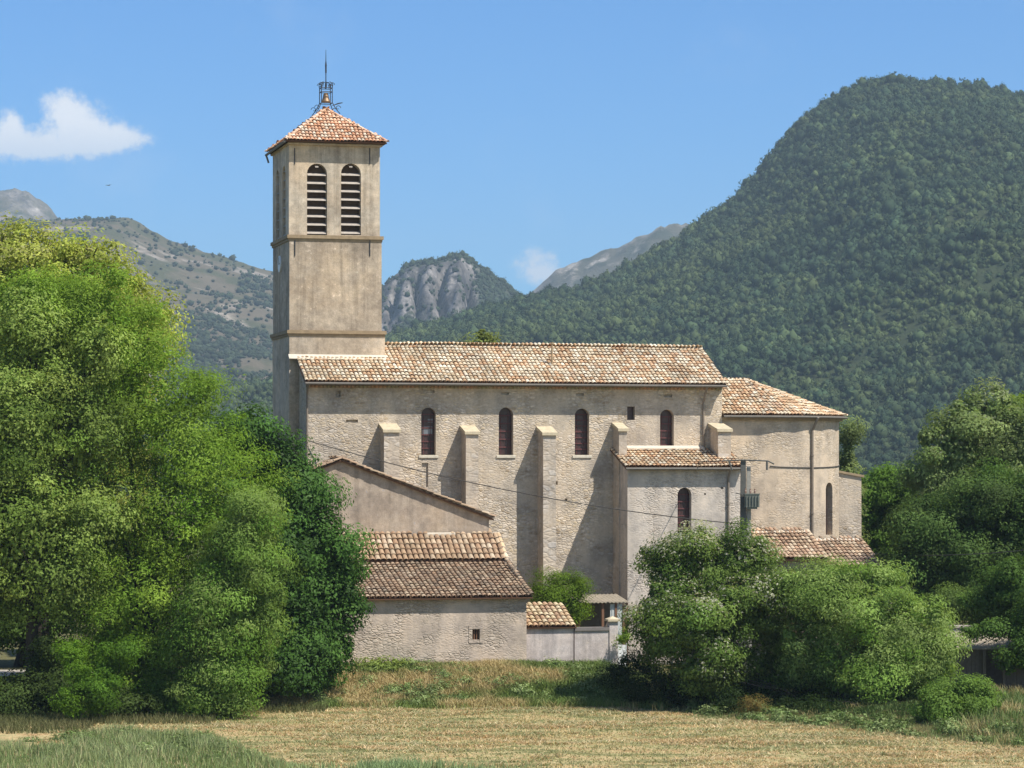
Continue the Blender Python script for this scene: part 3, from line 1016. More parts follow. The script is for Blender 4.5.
# buttresses
def buttress(pl, pr, ycap, d, zb=-0.4):
    a = U(pl, 0); b = U(pr, -d)
    zt = Z(ycap, a, -d)
    mb = MB()
    mb.prism([(a, 0.0 - 0.002, zb), (a, -d, zb), (a, -d, zt - 0.33), (a, -0.002, zt - 0.05)], (b - a, 0, 0))
    bt = church.part('buttress', mb, M['buttress'])
    mb = MB()
    mb.prism([(a - 0.07, -0.003, zt - 0.045), (a - 0.07, -d - 0.1, zt - 0.34), (a - 0.07, -d - 0.1, zt - 0.2), (a - 0.07, -0.003, zt + 0.12)], (b - a + 0.14, 0, 0))
    church.part('cap', mb, M['cap'], bt)
buttress(380, 399.5, 425.5, 1.05)
buttress(461, 478.5, 427.5, 1.1)
buttress(537.5, 556, 428.5, 1.15)
buttress(613, 627, 424.5, 1.1)
buttress(709, 731, 425, 1.5, 6)

# tower
VT = 2.1
TD = 5.35
ta, tbx = U(289.3, VT), U(385.0, VT)
tmid = (ta + tbx) / 2
zc1 = Z(333.5, tmid, VT); zc2 = Z(238.5, tmid, VT); zte = Z(142.5, tmid, VT)
mb = MB(); mb.box(ta, tbx, VT, VT + TD, -0.5, zc1)
church.part('tower_base', mb, M['tower_low'])
i1, i2 = 0.05, 0.10
LQ = 0.25                                          # the west face hardly steps back
mb = MB(); mb.box(ta + i1 * LQ, tbx - i1 * 3.2, VT + i1, VT + TD - i1, zc1 + 0.003, zc2)
church.part('tower_shaft', mb, M['tower'])
mb = MB(); mb.box(ta + i2 * LQ - .03, tbx - i2 * 2.4, VT + i2, VT + TD - i2, zc2 + 0.003, zte - 0.02)
belf = church.part('belfry', mb, M['tower_top'])
ft = VT + i2
cb = MB()
lou = []
for px in (317, 351):
    uc = U(px, ft); ww = 19.6 * YY(uc, ft) / FPX / CT
    zb_, zt_ = Z(235, uc, ft), Z(163.5, uc, ft)
    cb.prism([(a, ft - 0.3, b) for a, b in arch_prof(uc, ww, zb_, zt_)], (0, 0.3 + 0.6, 0))
    lou.append((uc, ww, zb_, zt_))
lf = ta + i2 * LQ - .03
for vv in (VT + TD * 0.31, VT + TD * 0.69):
    cb.prism([(lf - 0.3, a, b) for a, b in arch_prof(vv, 1.02, lou[0][2], lou[0][3])], (0.9, 0, 0))
cut(belf, cb, church.off)
for uc, ww, zb_, zt_ in lou:
    mb = MB(); mb.prism([(a, ft + 0.5, b) for a, b in arch_prof(uc, ww - .02, zb_ + .01, zt_ - .01)], (0, 0.05, 0))
    op = church.part('belfry_window', mb, M['dark'])
    mb = MB(); n = 9
    for k in range(n):
        z_ = zb_ + 0.06 + (zt_ - zb_ - 0.25) * k / (n - 1)
        half = ww / 2 - 0.015
        if z_ + .2 > zt_ - ww / 2:
            half = math.sqrt(max(0.01, (ww / 2) ** 2 - (z_ + 0.22 - (zt_ - ww / 2)) ** 2)) - 0.02
        mb.prism([(uc - half, ft + 0.04, z_), (uc - half, ft + 0.06, z_ + 0.055), (uc - half, ft + 0.30, z_ + 0.155), (uc - half, ft + 0.30, z_ + 0.115)], (2 * half, 0, 0))
    church.part('louvers', mb, M['louver'], op)
for vv in (VT + TD * 0.31, VT + TD * 0.69):
    mb = MB(); mb.prism([(lf + 0.5, a, b) for a, b in arch_prof(vv, 1.0, lou[0][2] + .01, lou[0][3] - .01)], (0.05, 0, 0))
    op = church.part('belfry_window', mb, M['dark'])
    mb = MB()
    for k in range(8):
        z_ = lou[0][2] + 0.06 + (lou[0][3] - lou[0][2] - 0.35) * k / 7
        mb.prism([(lf + 0.04, vv - 0.45, z_), (lf + 0.06, vv - 0.45, z_ + 0.055), (lf + 0.34, vv - 0.45, z_ + 0.26), (lf + 0.34, vv - 0.45, z_ + 0.21)], (0, 0.9 if k < 6 else 0.9, 0))
    church.part('louvers', mb, M['louver'], op)
def course(z, e, pr=0.13):
    mb = MB()
    a, b, c, d = ta + e * LQ - pr, tbx - e * 2.2 + pr, VT + e - pr, VT + TD - e + pr
    mb.box(a, b, c, d, z - 0.02, z + 0.15)
    mb.box(a + 0.06, b - 0.06, c + 0.06, d - 0.06, z - 0.14, z - 0.022)
    church.part('string_course', mb, M['course'])
course(zc1, 0.03)
course(zc2, 0.09)
# iron wall ties
for px in (297, 372):
    for py, e in ((156, i2), (248, i1)):
        uu = U(px - 2, VT); zz_ = Z(py, uu, VT)
        mb = MB(); mb.box(uu - 0.02, uu + 0.02, VT + e - 0.04, VT + e - 0.003, zz_ - 0.4, zz_ + 0.4)
        church.part('wall_tie', mb, M['iron'])
# clock on the shaded face
vc = VT + TD * 0.55; zcl = Z(264, ta, vc)
mb = MB()
ring = [(ta + i1 * LQ - 0.003, vc + 0.42 * math.cos(2 * math.pi * k / 24), zcl + 0.42 * math.sin(2 * math.pi * k / 24)) for k in range(24)]
mb.prism(ring, (-0.06, 0, 0))
ck = church.part('clock', mb, M['dial'])
mb = MB(); mb.box(ta + i1 * LQ - 0.085, ta + i1 * LQ - 0.068, vc - 0.02, vc + 0.02, zcl - 0.04, zcl + 0.33)
mb.box(ta + i1 * LQ - 0.085, ta + i1 * LQ - 0.068, vc - 0.22, vc - 0.022, zcl - 0.02, zcl + 0.02)
church.part('clock_hands', mb, M['iron'], ck)
# tower roof
o = 0.24
ea, eb, ec, ed = ta - o - 0.02, tbx - i2 * 2.4 + o + .02, VT + i2 - o - .28, VT + TD - i2 + o + 0.15
zap = Z(110.5, tmid, VT + TD / 2)
am = ((ea + eb) / 2, (ec + ed) / 2, zap)
c4 = [(ea, ec, zte), (eb, ec, zte), (eb, ed, zte), (ea, ed, zte)]
tb, bd = MB(), MB()
for k in range(4):
    tile_plane(tb, bd, [c4[k], c4[(k + 1) % 4], am], ORANGE, seed=20 + k, tw=0.19, tl=0.31, thick=0.06)
for k in range(4):
    cap_row(tb, am, Vector(c4[k]) + Vector((0, 0, 0.03)), ORANGE, seed=30 + k, pale=0.3)
tr = church.part('tower_roof', tb, M['tile'], label='bright orange pyramid roof of the belfry')
church.part('roof_deck', bd, M['tile_bed'], tr)
mb = MB(); mb.box(ea + 0.17, eb - 0.17, ec + 0.3, ed - 0.15, zte - 0.16, zte - 0.075)
church.part('eave_cornice', mb, M['tower_low'])
mb = MB(); mb.tube([(ea - .03, ec - .02, zte - 0.06), (ea - .03, ed + .05, zte - 0.10)], 0.07, 6); mb.tube([(ea - .03, ed, zte - 0.1), (ea + .1, ed, zte - .5)], 0.05, 6)
church.part('gutter', mb, M['zinc'])
# bell cage
ax, ay, az_ = am
k_ = YY(ax, ay) / FPX
mb = MB()
for dx, dy in ((-0.34, -0.34), (0.34, -0.34), (0.34, 0.34), (-0.34, 0.34)):
    f = 0.92
    mb.tube([(ax + dx * 2.2, ay + dy * 2.2, az_ - 0.28), (ax + dx * 1.55, ay + dy * 1.55, az_ + 0.05), (ax + dx, ay + dy, az_ + 0.45), (ax + dx, ay + dy, az_ + 1.35), (ax + dx * 1.1, ay + dy * 1.1, az_ + 1.6), (ax + dx * 0.6, ay + dy * 0.6, az_ + 1.75)], 0.026, 6)
    sg = 1 if dx > 0 else -1
    # scrolls at the foot
    sc = [(ax + dx * 1.9 + sg * 0.18 * math.cos(q * .6) * (1 - q / 12), ay + dy * 1.9, az_ + 0.08 + 0.18 * math.sin(q * .6) * (1 - q / 12)) for q in range(10)]
    mb.tube(sc, 0.02, 5)
    sc = [(ax + dx * 1.0 + sg * 0.15 * math.cos(q * .6) * (1 - q / 12), ay + dy, az_ + 1.55 + 0.17 * math.sin(q * .6) * (1 - q / 12)) for q in range(10)]
    mb.tube(sc, 0.02, 5)
for z_ in (0.42, 1.12, 1.36):
    r = 0.34
    pts = [(ax - r, ay - r, az_ + z_), (ax + r, ay - r, az_ + z_), (ax + r, ay + r, az_ + z_), (ax - r, ay + r, az_ + z_), (ax - r, ay - r, az_ + z_)]
    for q in range(4):
        mb.tube([pts[q], pts[q + 1]], 0.024, 5)
for q in range(8):
    a = q * math.pi / 4
    mb.tube([(ax, ay, az_ + 1.75), (ax + 0.2 * math.cos(a), ay + 0.2 * math.sin(a), az_ + 1.72), (ax + 0.3 * math.cos(a), ay + 0.3 * math.sin(a), az_ + 1.5), (ax + 0.34 * math.cos(a), ay + .34 * math.sin(a), az_ + 1.36)], 0.016, 5)
cage = church.part('bell_cage', mb, M['iron'], label='wrought iron bell cage on the belfry roof')
mb = MB(); mb.smooth = True
mb.lathe([(0.0, 1.06), (0.11, 1.05), (0.16, 0.98), (0.19, 0.80), (0.23, 0.66), (0.30, 0.55), (0.31, 0.50), (0.26, 0.50), (0.0, 0.6)], (ax, ay, az_), 16)
church.part('bell', mb, M['bronze'], cage)
mb = MB(); mb.tube([(ax, ay, az_ + 1.3), (ax, ay, az_ + 2.3), (ax, ay, az_ + 2.32), (ax, ay, az_ + 2.7), (ax, ay, az_ + 2.75), (ax, ay, az_ + 3.1), (ax, ay, az_ + 3.75)], [0.035, 0.03, 0.05, 0.05, 0.06, 0.025, 0.012], 6)
church.part('spire_rod', mb, M['iron'], cage)
mb = MB()
mb.prism([(ax + 0.4, ay - 0.3, az_ + 0.30), (ax + 0.72, ay - 0.3, az_ + 0.36), (ax + 1.02, ay - 0.3, az_ + 0.50), (ax + 0.7, ay - 0.3, az_ + 0.44)], (0, 0.02, 0))
mb.tube([(ax + 0.34, ay - .3, az_ + 0.26), (ax + 1.0, ay - .3, az_ + 0.46)], 0.018, 5)
church.part('weather_vane', mb, M['iron'], cage)
def shrink(ob, f, c):
    c = Vector(c) - church.off
    for v_ in ob.data.vertices:
        v_.co = c + (v_.co - c) * f
for ob in [cage] + list(cage.children):
    shrink(ob, .82, am)
# white flashing at the tower foot
zfl = ze + (VT + OV) * sl
mb = MB(); mb.prism([(ta - 0.05, VT - 0.003, zfl + 0.06), (ta - 0.05, VT - 0.28, zfl - 0.28 * sl + 0.06), (ta - 0.05, VT - 0.28, zfl - 0.28 * sl + 0.10), (ta - 0.05, VT - 0.003, zfl + 0.17)], (tbx - ta + 0.1, 0, 0))
church.part('flashing', mb, M['mortar'])

# choir and apse
VC = 3.6
vs_ = 0.22                                        # south wall of the choir
bq = VC - vs_
uc_ = U(747, VC)
aq = U(841.5, VC - 0.8) - uc_
zce = Z(415.5, uc_, 0)
zca = Z(381, uc_, VC)
NA = 28
plan = [(u1 - 1.5, vs_), (uc_, vs_)]
for k in range(1, NA):
    a = math.pi * k / NA
    plan.append((uc_ + aq * math.sin(a), VC - bq * math.cos(a)))
plan += [(uc_, VC + bq), (u1 - 1.5, VC + bq)]
mb = MB(); mb.prism([(a, b, -0.6) for a, b in plan], (0, 0, zce + 0.6))
apse = church.part('apse', mb, M['apse'])
# slit window: where the wall shows at px 829
best = None
for k in range(400):
    a = math.pi * 0.5 * k / 400
    uu, vv = uc_ + aq * math.sin(a), VC - bq * math.cos(a)
    w_ = WL(uu, vv, 0)
    e = abs(512 + FPX * w_.x / w_.y - 829.5)
    if best is None or e < best[0]:
        best = (e, a, uu, vv)
_, a, uu, vv = best
nrm = Vector((math.sin(a) * bq, -math.cos(a) * aq, 0)).normalized()
tan = Vector((-nrm.y, nrm.x, 0))
def slit(hw, d0, d1, zb, zt, n=8):
    pr = arch_prof(0, hw * 2, zb, zt, n)
    base = Vector((uu, vv, 0))
    poly = [base + tan * q + nrm * d0 + Vector((0, 0, z_)) for q, z_ in pr]
    return poly, nrm * (d1 - d0)
zb_, zt_ = Z(535, uu, vv), Z(482.5, uu, vv)
cb = MB(); cb.prism(*slit(0.34, -0.45, 0.5, zb_, zt_))
cut(apse, cb, church.off)
mb = MB(); mb.prism(*slit(0.33, -0.42, -0.37, zb_ + .01, zt_ - .01))
wv = church.part('window', mb, M['glass'])
# roof
tb, bd = MB(), MB()
oh = 0.42
top = Vector((uc_, VC, zca)); topw = Vector((u1 + 0.03, VC, zca))
eS0, eS1 = Vector((u1 + 0.03, vs_ - oh, zce)), Vector((uc_, vs_ - oh, zce))
tile_plane(tb, bd, [eS0, eS1, top, topw], WARM + RED, seed=41, tl=.34)
NF = 9
arc = [Vector((uc_ + (aq + oh) * math.sin(math.pi * k / NF), VC - (bq + oh) * math.cos(math.pi * k / NF), zce)) for k in range(NF + 1)]
for k in range(NF):
    tile_plane(tb, bd, [arc[k], arc[k + 1], top], WARM + RED, seed=50 + k)
tile_plane(tb, bd, [Vector((uc_, VC + bq + oh, zce)), Vector((u1 + .03, VC + bq + oh, zce)), topw, top], WARM, seed=61)
cap_row(tb, topw, top, RED, seed=62, pale=0.2)
cap_row(tb, top, arc[0] + Vector((0, 0, .02)), BROWN, seed=63, w=0.2)
for k in (2, 4):
    cap_row(tb, top, arc[k] + Vector((0, 0, .02)), WARM, seed=64 + k, w=0.2)
ar = church.part('apse_roof', tb, M['tile'], label='half cone of pale clay tiles over the apse')
church.part('roof_deck', bd, M['tile_bed'], ar)
mb = MB(); mb.tube([eS0 + Vector((0, -.015, -.06))] + [q + Vector((0.01, -0.01, -0.06)) for q in arc[:7]], 0.06, 8)
church.part('gutter', mb, M['zinc'])
mb = MB()
pl2 = [(u1 + 0.02, vs_ - 0.2)] + [(uc_ + (aq + .2) * math.sin(math.pi * k / NA), VC - (bq + .2) * math.cos(math.pi * k / NA)) for k in range(0, NA + 1)] + [(u1 + .02, VC + bq + .2)]
mb.prism([(p_[0], p_[1], zce - 0.24) for p_ in pl2], (0, 0, 0.14))
church.part('eave_cornice', mb, M['course'])
best = None
for k in range(400):
    a = math.pi * 0.5 * k / 400
    p_ = (uc_ + (aq + .08) * math.sin(a), VC - (bq + .08) * math.cos(a)); w_ = WL(*p_, 0)
    e = abs(512 + FPX * w_.x / w_.y - 812.5)
    if best is None or e < best[0]:
        best = (e, p_, a)
_, p_, a = best
q_ = (p_[0] + .38 * math.sin(a), p_[1] - .38 * math.cos(a))
downpipe([(*q_, zce - 0.08), (p_[0] + .2 * math.sin(a), p_[1] - .2 * math.cos(a), zce - .4), (*p_, zce - 0.75), (*p_, 3.0)], 0.07)
# cable along the apse wall
mb = MB()
pts = []
for k in range(0, 15):
    a = math.pi * 0.5 * (k - 2) / 13
    if a < 0:
        pts.append((U(770, vs_) + (uc_ - U(770, vs_)) * 0 + 0.0, vs_ - 0.03, Z(466, uc_, 0))) if k == 0 else None
        continue
    pts.append((uc_ + (aq + .025) * math.sin(a), VC - (bq + .025) * math.cos(a), Z(466.5, uc_, 0) - 0.06 * math.sin(a * 3)))
pts = [p_ for p_ in pts if p_[0] >= U(770, 0)] or pts
mb.tube(pts, 0.03, 5)
church.part('wall_cable', mb, M['wire'])
# low buttress behind the apse
ba, bb = U(838, VC) - 0.4, U(858, VC)
zt1, zt2 = Z(472, ba, VC), Z(477, bb, VC)
mb = MB(); mb.prism([(ba, 3.1, -.5), (bb, 3.1, -.5), (bb, 3.1, zt2), (ba, 3.1, zt1)], (0, 1.3, 0))
bt = church.part('buttress', mb, M['nave'])
mb = MB(); mb.prism([(ba, 3.0, zt1 + .003), (bb + .12, 3.0, zt2 - .02), (bb + .12, 3.0, zt2 + .1), (ba, 3.0, zt1 + .12)], (0, 1.5, 0))
church.part('cap', mb, M['course'], bt)

# side chapel (annex)
VA = -2.4
xa, xb = U(627.5, VA), U(741, VA)
zae, zat = Z(467.5, xa, VA - 0.4), Z(449.5, xa, -0.02)
sa = (zat - zae) / (-VA + 0.4)
mb = MB(); mb.prism([(xa, -0.003, -.6), (xa, -0.003, zat - 0.16), (xa, VA, zae + 0.4 * sa - 0.16), (xa, VA, -.6)], (xb - xa, 0, 0))
an = church.part('side_chapel', mb, M['annex'])
uw = U(684.5, VA); ww = 14 * YY(uw, VA) / FPX / CT
zb_, zt_ = Z(537, uw, VA), Z(487.5, uw, VA)
cb = MB(); cb.prism([(p_, VA - .3, q) for p_, q in arch_prof(uw, ww, zb_, zt_)], (0, .3 + .4, 0))
for px, py, w, h in ((722, 488, .07, .05), (705, 494, .05, .05)):
    q = U(px, VA); z_ = Z(py, q, VA); cb.box(q - w, q + w, VA - .3, VA + .15, z_ - h, z_ + h)
cut(an, cb, church.off)
window(church, uw, ww, zb_, zt_, VA, 0.4)
tb, bd = MB(), MB()
tile_plane(tb, bd, [(xa - 0.22, VA - 0.4, zae), (xb + 0.1, VA - 0.4, zae), (xb + 0.1, -0.02, zat), (xa - 0.22, -0.02, zat)], WARM + RED, seed=71)
cr = church.part('side_chapel_roof', tb, M['tile'])
church.part('roof_deck', bd, M['tile_bed'], cr)
mb = MB(); mb.prism([(U(626, 0), -0.004, zat + .05), (U(626, 0), -0.3, zat - .3 * sa + .09), (U(626, 0), -0.3, zat - .3 * sa + .17), (U(626, 0), -0.004, zat + .2)], (U(703, 0) - U(626, 0), 0, 0))
church.part('flashing', mb, M['mortar'])
mb = MB(); mb.tube([(xa - .2, VA - .415, zae - .06), (xb + .1, VA - .415, zae - .06)], .06, 8)
church.part('gutter', mb, M['zinc'])
up = U(728, VA)
downpipe([(up, VA - .42, zae - .08), (up, VA - .2, zae - .3), (up, VA - .08, zae - .5), (up, VA - .08, 0.3)])

# ------------------------------------------------------------------ gabled house in front of the nave
VH = -3.4
house = Thing('house', 'old house with a blank plastered gable wall and tiled verges against the nave', 'house', (U(400, VH), VH, 0.2))
pk = U(341, VH); hr = U(491, VH)
zpk, zhr = Z(459.5, pk, VH), Z(517.5, hr, VH)
sL = (Z(468.5, U(318, VH), VH) - zpk) / (U(318, VH) - pk)
hl = U(262, VH); zhl = zpk + sL * (hl - pk)
wallp = [(hl, VH, -.3), (hr - .1, VH, -.3), (hr - .1, VH, zhr - .02), (pk, VH, zpk - .06), (hl, VH, zhl - .06)]
mb = MB(); mb.prism(wallp, (0, 1.9, 0))
house.part('wall', mb, M['house'])
tb, bd = MB(), MB()
for (a, za, b, zb2, sd) in ((pk, zpk, hr + .12, zhr - .05, 3), (pk, zpk, hl, zhl, 4)):
    tile_plane(tb, bd, [(b, VH - .18, zb2), (b, VH + 2.0, zb2), (a, VH + 2.0, za), (a, VH - .18, za)], BROWN, seed=80 + sd, thick=0.07)
cap_row(tb, (pk, VH - .2, zpk + .04), (hr + .12, VH - .2 + .02, zhr), BROWN, seed=86, w=.2)
cap_row(tb, (pk, VH - .2, zpk + .04), (hl, VH - .2 + .02, zhl + .04), BROWN, seed=87, w=.2)
hrf = house.part('roof', tb, M['tile'])
house.part('roof_deck', bd, M['tile_bed'], hrf)

# ------------------------------------------------------------------ barn
VF = -10.0                                        # barn's field side
barn = Thing('barn', 'low rubble stone barn with a two-pitch brown clay tile roof', 'barn', (U(430, VF), VF, 0.0))
bl_, br_ = U(255, VF), U(526.5, VF)
VE = VF - .35
z1 = Z(598.5, U(430, VE), VE)
V2 = VF + 4.9; z2 = Z(563, U(430, V2), V2)
V3 = VH - .05; z3 = Z(535.5, U(430, V3), V3)
mb = MB(); sb = (z2 - z1) / (V2 - VE)
mb.prism([(bl_, VF, -.5), (bl_, VF, z1 + .35 * sb - .14), (bl_, V2, z2 - .14), (bl_, V3, z3 - .2), (bl_, V3, -.5)], (br_ - bl_, 0, 0))
bw = barn.part('wall', mb, M['barn'])
cb = MB(); q = U(476, VF); z_ = Z(634.5, q, VF)
cb.box(q - .17, q + .17, VF - .3, VF + .4, z_ - .24, z_ + .24)
cut(bw, cb, barn.off)
mb = MB(); mb.box(q - .16, q + .16, VF + .3, VF + .35, z_ - .235, z_ + .235)
wv = barn.part('window', mb, M['dark'])
mb = MB()
for s_ in (-.06, .06):
    mb.box(q + s_ - .025, q + s_ + .025, VF + .1, VF + .14, z_ - .24, z_ + .24)
barn.part('bars', mb, M['wood'], wv)
mb = MB()
mb.box(q - .34, q - .18, VF - .02, VF - .003, z_ - .34, z_ + .34); mb.box(q + .18, q + .34, VF - .022, VF - .003, z_ - .34, z_ + .34)
mb.box(q - .338, q + .338, VF - .024, VF - .004, z_ + .25, z_ + .42); mb.box(q - .338, q + .338, VF - .024, VF - .004, z_ - .4, z_ - .25)
barn.part('window_surround', mb, M['barn'], wv)
tb, bd = MB(), MB()
b1 = U(529.5, VE); b2 = U(505.5, V2); b3 = U(497, V3)
brr = b1
tile_plane(tb, bd, [(bl_ - .2, VE, z1), (br_ + .22, VE, z1), (br_ + .22, V2, z2), (bl_ - .2, V2, z2)], BROWN, seed=91, tw=.24, tl=.38, dark=1.08)
tile_plane(tb, bd, [(bl_ - .2, V2 - .12, z2 + .10), (br_ + .22, V2 - .12, z2 + .10), (br_ + .22, V3, z3), (bl_ - .2, V3, z3)], [(0.44, 0.30, 0.19), (0.50, 0.36, 0.24), (0.38, 0.25, 0.16), (0.56, 0.43, 0.30), (0.42, 0.27, 0.17)], seed=92, tw=.27, tl=.42, thick=.06, dark=.86)
cap_row(tb, (br_ + .2, V2 - .12, z2 + .14), (br_ + .2, VE, z1 + .05), BROWN, seed=93, w=.26)
cap_row(tb, (br_ + .2, V3, z3 + .05), (br_ + .2, V2 - .12, z2 + .15), WARM, seed=94, w=.26)
brf = barn.part('roof', tb, M['tile'])
barn.part('roof_deck', bd, M['tile_bed'], brf)
mb = MB(); mb.prism([(U(425, V3), V3, z3 + .02), (U(425, V3), V3 - .1, z3 + .0), (U(425, V3), V3 - .1, z3 + .1), (U(425, V3), V3, z3 + .14)], (U(455, V3) - U(425, V3), 0, 0))
barn.part('flashing', mb, M['mortar'])

# ------------------------------------------------------------------ yard walls, porch
VY = -9.2
yw = Thing('yard_wall', 'short plastered yard wall with a little ochre tile roof beside the barn', 'wall', (U(550, VY), VY, 0.0))
a, b = br_ + .02, U(573.5, VY)
zt1, zt2 = Z(626, b, VY), Z(605.5, b, VY + 2.2)
mb = MB(); mb.prism([(a, VY, -.5), (a, VY, zt1 - .06), (a, VY + 2.2, zt2 - .12), (a, VY + 2.2, -.5)], (b - a, 0, 0))
yw.part('wall', mb, M['yard'])
tb, bd = MB(), MB()
tile_plane(tb, bd, [(a, VY - .15, zt1 - .05), (b + .12, VY - .15, zt1 - .05), (b + .12 , VY + 2.2, zt2), (a, VY + 2.2, zt2)], OCHRE, seed=101, tw=.26, tl=.38, thick=.04)
r_ = yw.part('roof', tb, M['tile'])
yw.part('roof_deck', bd, M['tile_bed'], r_)

gw = Thing('garden_wall', 'low pale rendered garden wall with dark coping and a capped end pier', 'wall', (U(597, VY), VY + .3, 0.0))
a, b = U(574.5, VY) + .02, U(609.5, VY)
zt = Z(631, a, VY)
mb = MB(); mb.box(a, b, VY + .05, VY + .35, -.5, zt)
gw.part('wall', mb, M['yard'])
mb = MB(); mb.box(a, b - .003, VY - .02, VY + .42, zt + .003, zt + .16)
gw.part('coping', mb, M['dkstone'])
p0, p1 = b + .003, U(618, VY)
zp = Z(622, a, VY)
mb = MB(); mb.box(p0, p1, VY, VY + .42, -.5, zp)
pr = gw.part('pier', mb, M['yard'])
mb = MB(); um_ = (p0 + p1) / 2
mb.prism([(p0 - .1, VY - .1, zp + .003), (p1 + .1, VY - .1, zp + .003), (p1 + .1, VY + .52, zp + .003), (p0 - .1, VY + .52, zp + .003)], (0, 0, .1))
mb.add([(p0 - .08, VY - .08, zp + .105), (p1 + .08, VY - .08, zp + .105), (p1 + .08, VY + .5, zp + .105), (p0 - .08, VY + .5, zp + .105), (um_, VY + .21, zp + .24)], [(0, 1, 4), (1, 2, 4), (2, 3, 4), (3, 0, 4)])
gw.part('pier_cap', mb, M['cap'], pr)

VP = -4.6
po = Thing('porch', 'open timber lean-to with corrugated sheet roof in the shade beside the side chapel', 'porch', (U(608, VP), VP, 0.0))
a, b = U(578, VP), U(628.5, VP)
zt = Z(602, b, VP)
mb = MB()
n = 26
vs, fs = [], []
for k in range(n + 1):
    for j, (v_, z_) in enumerate(((VP - .15, zt), (VP + 2.0, zt + .28))):
        for th in (0, .04):
            vs.append((a + (b - a) * k / n, v_, z_ + .045 * (k % 2) - th))
for k in range(n):
    i = k * 4
    fs += [(i, i + 4, i + 6, i + 2), (i + 1, i + 3, i + 7, i + 5), (i, i + 1, i + 5, i + 4), (i + 2, i + 6, i + 7, i + 3)]
mb.add(vs, fs)
po.part('roof', mb, M['sheet'])
for px in (579, 603, 616, 627):
    uu = U(px, VP); mb = MB(); mb.box(uu - .06, uu + .06, VP, VP + .12, -.4, zt - .05)
    po.part('post', mb, M['wood'])
mb = MB(); mb.box(a, b, VP + 1.8, VP + 1.9, -.4, zt)
po.part('back_boards', mb, M['greywood'])
mb = MB(); uu, u2 = U(610.5, VP), U(622.5, VP)
mb.box(uu, u2, VP + .05, VP + .1, -.3, Z(604, uu, VP))
mb.box(uu + .08, u2 - .08, VP + .03, VP + .048, 1.0, Z(607, uu, VP))
po.part('door', mb, M['grey_door'], label='pale grey door panel')
mb = MB(); uu, u2 = U(622.8, VP), U(626, VP)
mb.box(uu, u2, VP + .02, VP + .08, -.3, Z(606, uu, VP))
po.part('shutter', mb, M['wood'])

VG = -9.0
gt = Thing('gate', 'small white metal gate beside the pier of the garden wall', 'gate', (U(622, VG), VG, 0.0))
a, b = U(618.6, VG), U(626, VG)
mb = MB(); mb.box(a, b, VG, VG + .04, .0, Z(645, a, VG))
gt.part('panel', mb, M['white'])
mb = MB(); zt = Z(644, a, VG)
mb.box(a - .04, a - .003, VG - .02, VG + .06, -.2, zt + .03); mb.box(b + .003, b + .04, VG - .02, VG + .06, -.2, zt + .03)
gt.part('frame', mb, M['grey_door'])
mb = MB(); mb.tube([(b - .05, VG - .04, zt - .45), (b - .15, VG - .04, zt - .45)], .015, 6)
gt.part('handle', mb, M['iron'])

# ------------------------------------------------------------------ small tiled outhouses below the apse
def outhouse(label, pa, pb, ytop, yeave, vtop, dv, pal, seed, z0=0.0):
    va = vtop - dv
    a, b = U(pa, vtop), U(pb, vtop)
    zt, ze_ = Z(ytop, (a + b) / 2, vtop), Z(yeave, (a + b) / 2, va)
    t_ = Thing('outhouse', label, 'outhouse', ((a + b) / 2, va + .4, 0.0), group='tiled outhouses below the apse')
    mb = MB(); s_ = (zt - ze_) / dv
    mb.prism([(a + .15, va + .35, -.4), (a + .15, va + .35, ze_ + .35 * s_ - .12), (a + .15, vtop, zt - .12), (a + .15, vtop, -.4)], (b - a - .3, 0, 0))
    t_.part('wall', mb, M['house'])
    tb, bd = MB(), MB()
    tile_plane(tb, bd, [(a, va, ze_), (b, va, ze_), (b, vtop, zt), (a, vtop, zt)], pal, seed=seed, tw=.23, thick=.07)
    cap_row(tb, (b - .05, vtop, zt + .03), (b - .05, va, ze_ + .03), pal, seed=seed + 1)
    r_ = t_.part('roof', tb, M['tile'])
    t_.part('roof_deck', bd, M['tile_bed'], r_)
    mb = MB(); mb.prism([(a, vtop, zt), (a, vtop - .25, zt - .25 * s_ + .05), (a, vtop - .25, zt - .25 * s_ + .08), (a, vtop, zt + .09)], (b - a, 0, 0))
    t_.part('flashing', mb, M['mortar'])
    mb = MB(); mb.box(a + .9, a + 1.6, va + .3, va + .347, .0, ze_ - .5)
    t_.part('door', mb, M['wood'])
outhouse('red tiled outhouse behind the transformer pole, higher roof of the two', 749, 808, 532, 559.5, -1.0, 3.0, LOWER, 111)
outhouse('brown tiled outhouse under the slit window of the apse, lower roof of the two', 808, 861, 540, 567, -1.5, 3.0, LOWER + BROWN, 121)

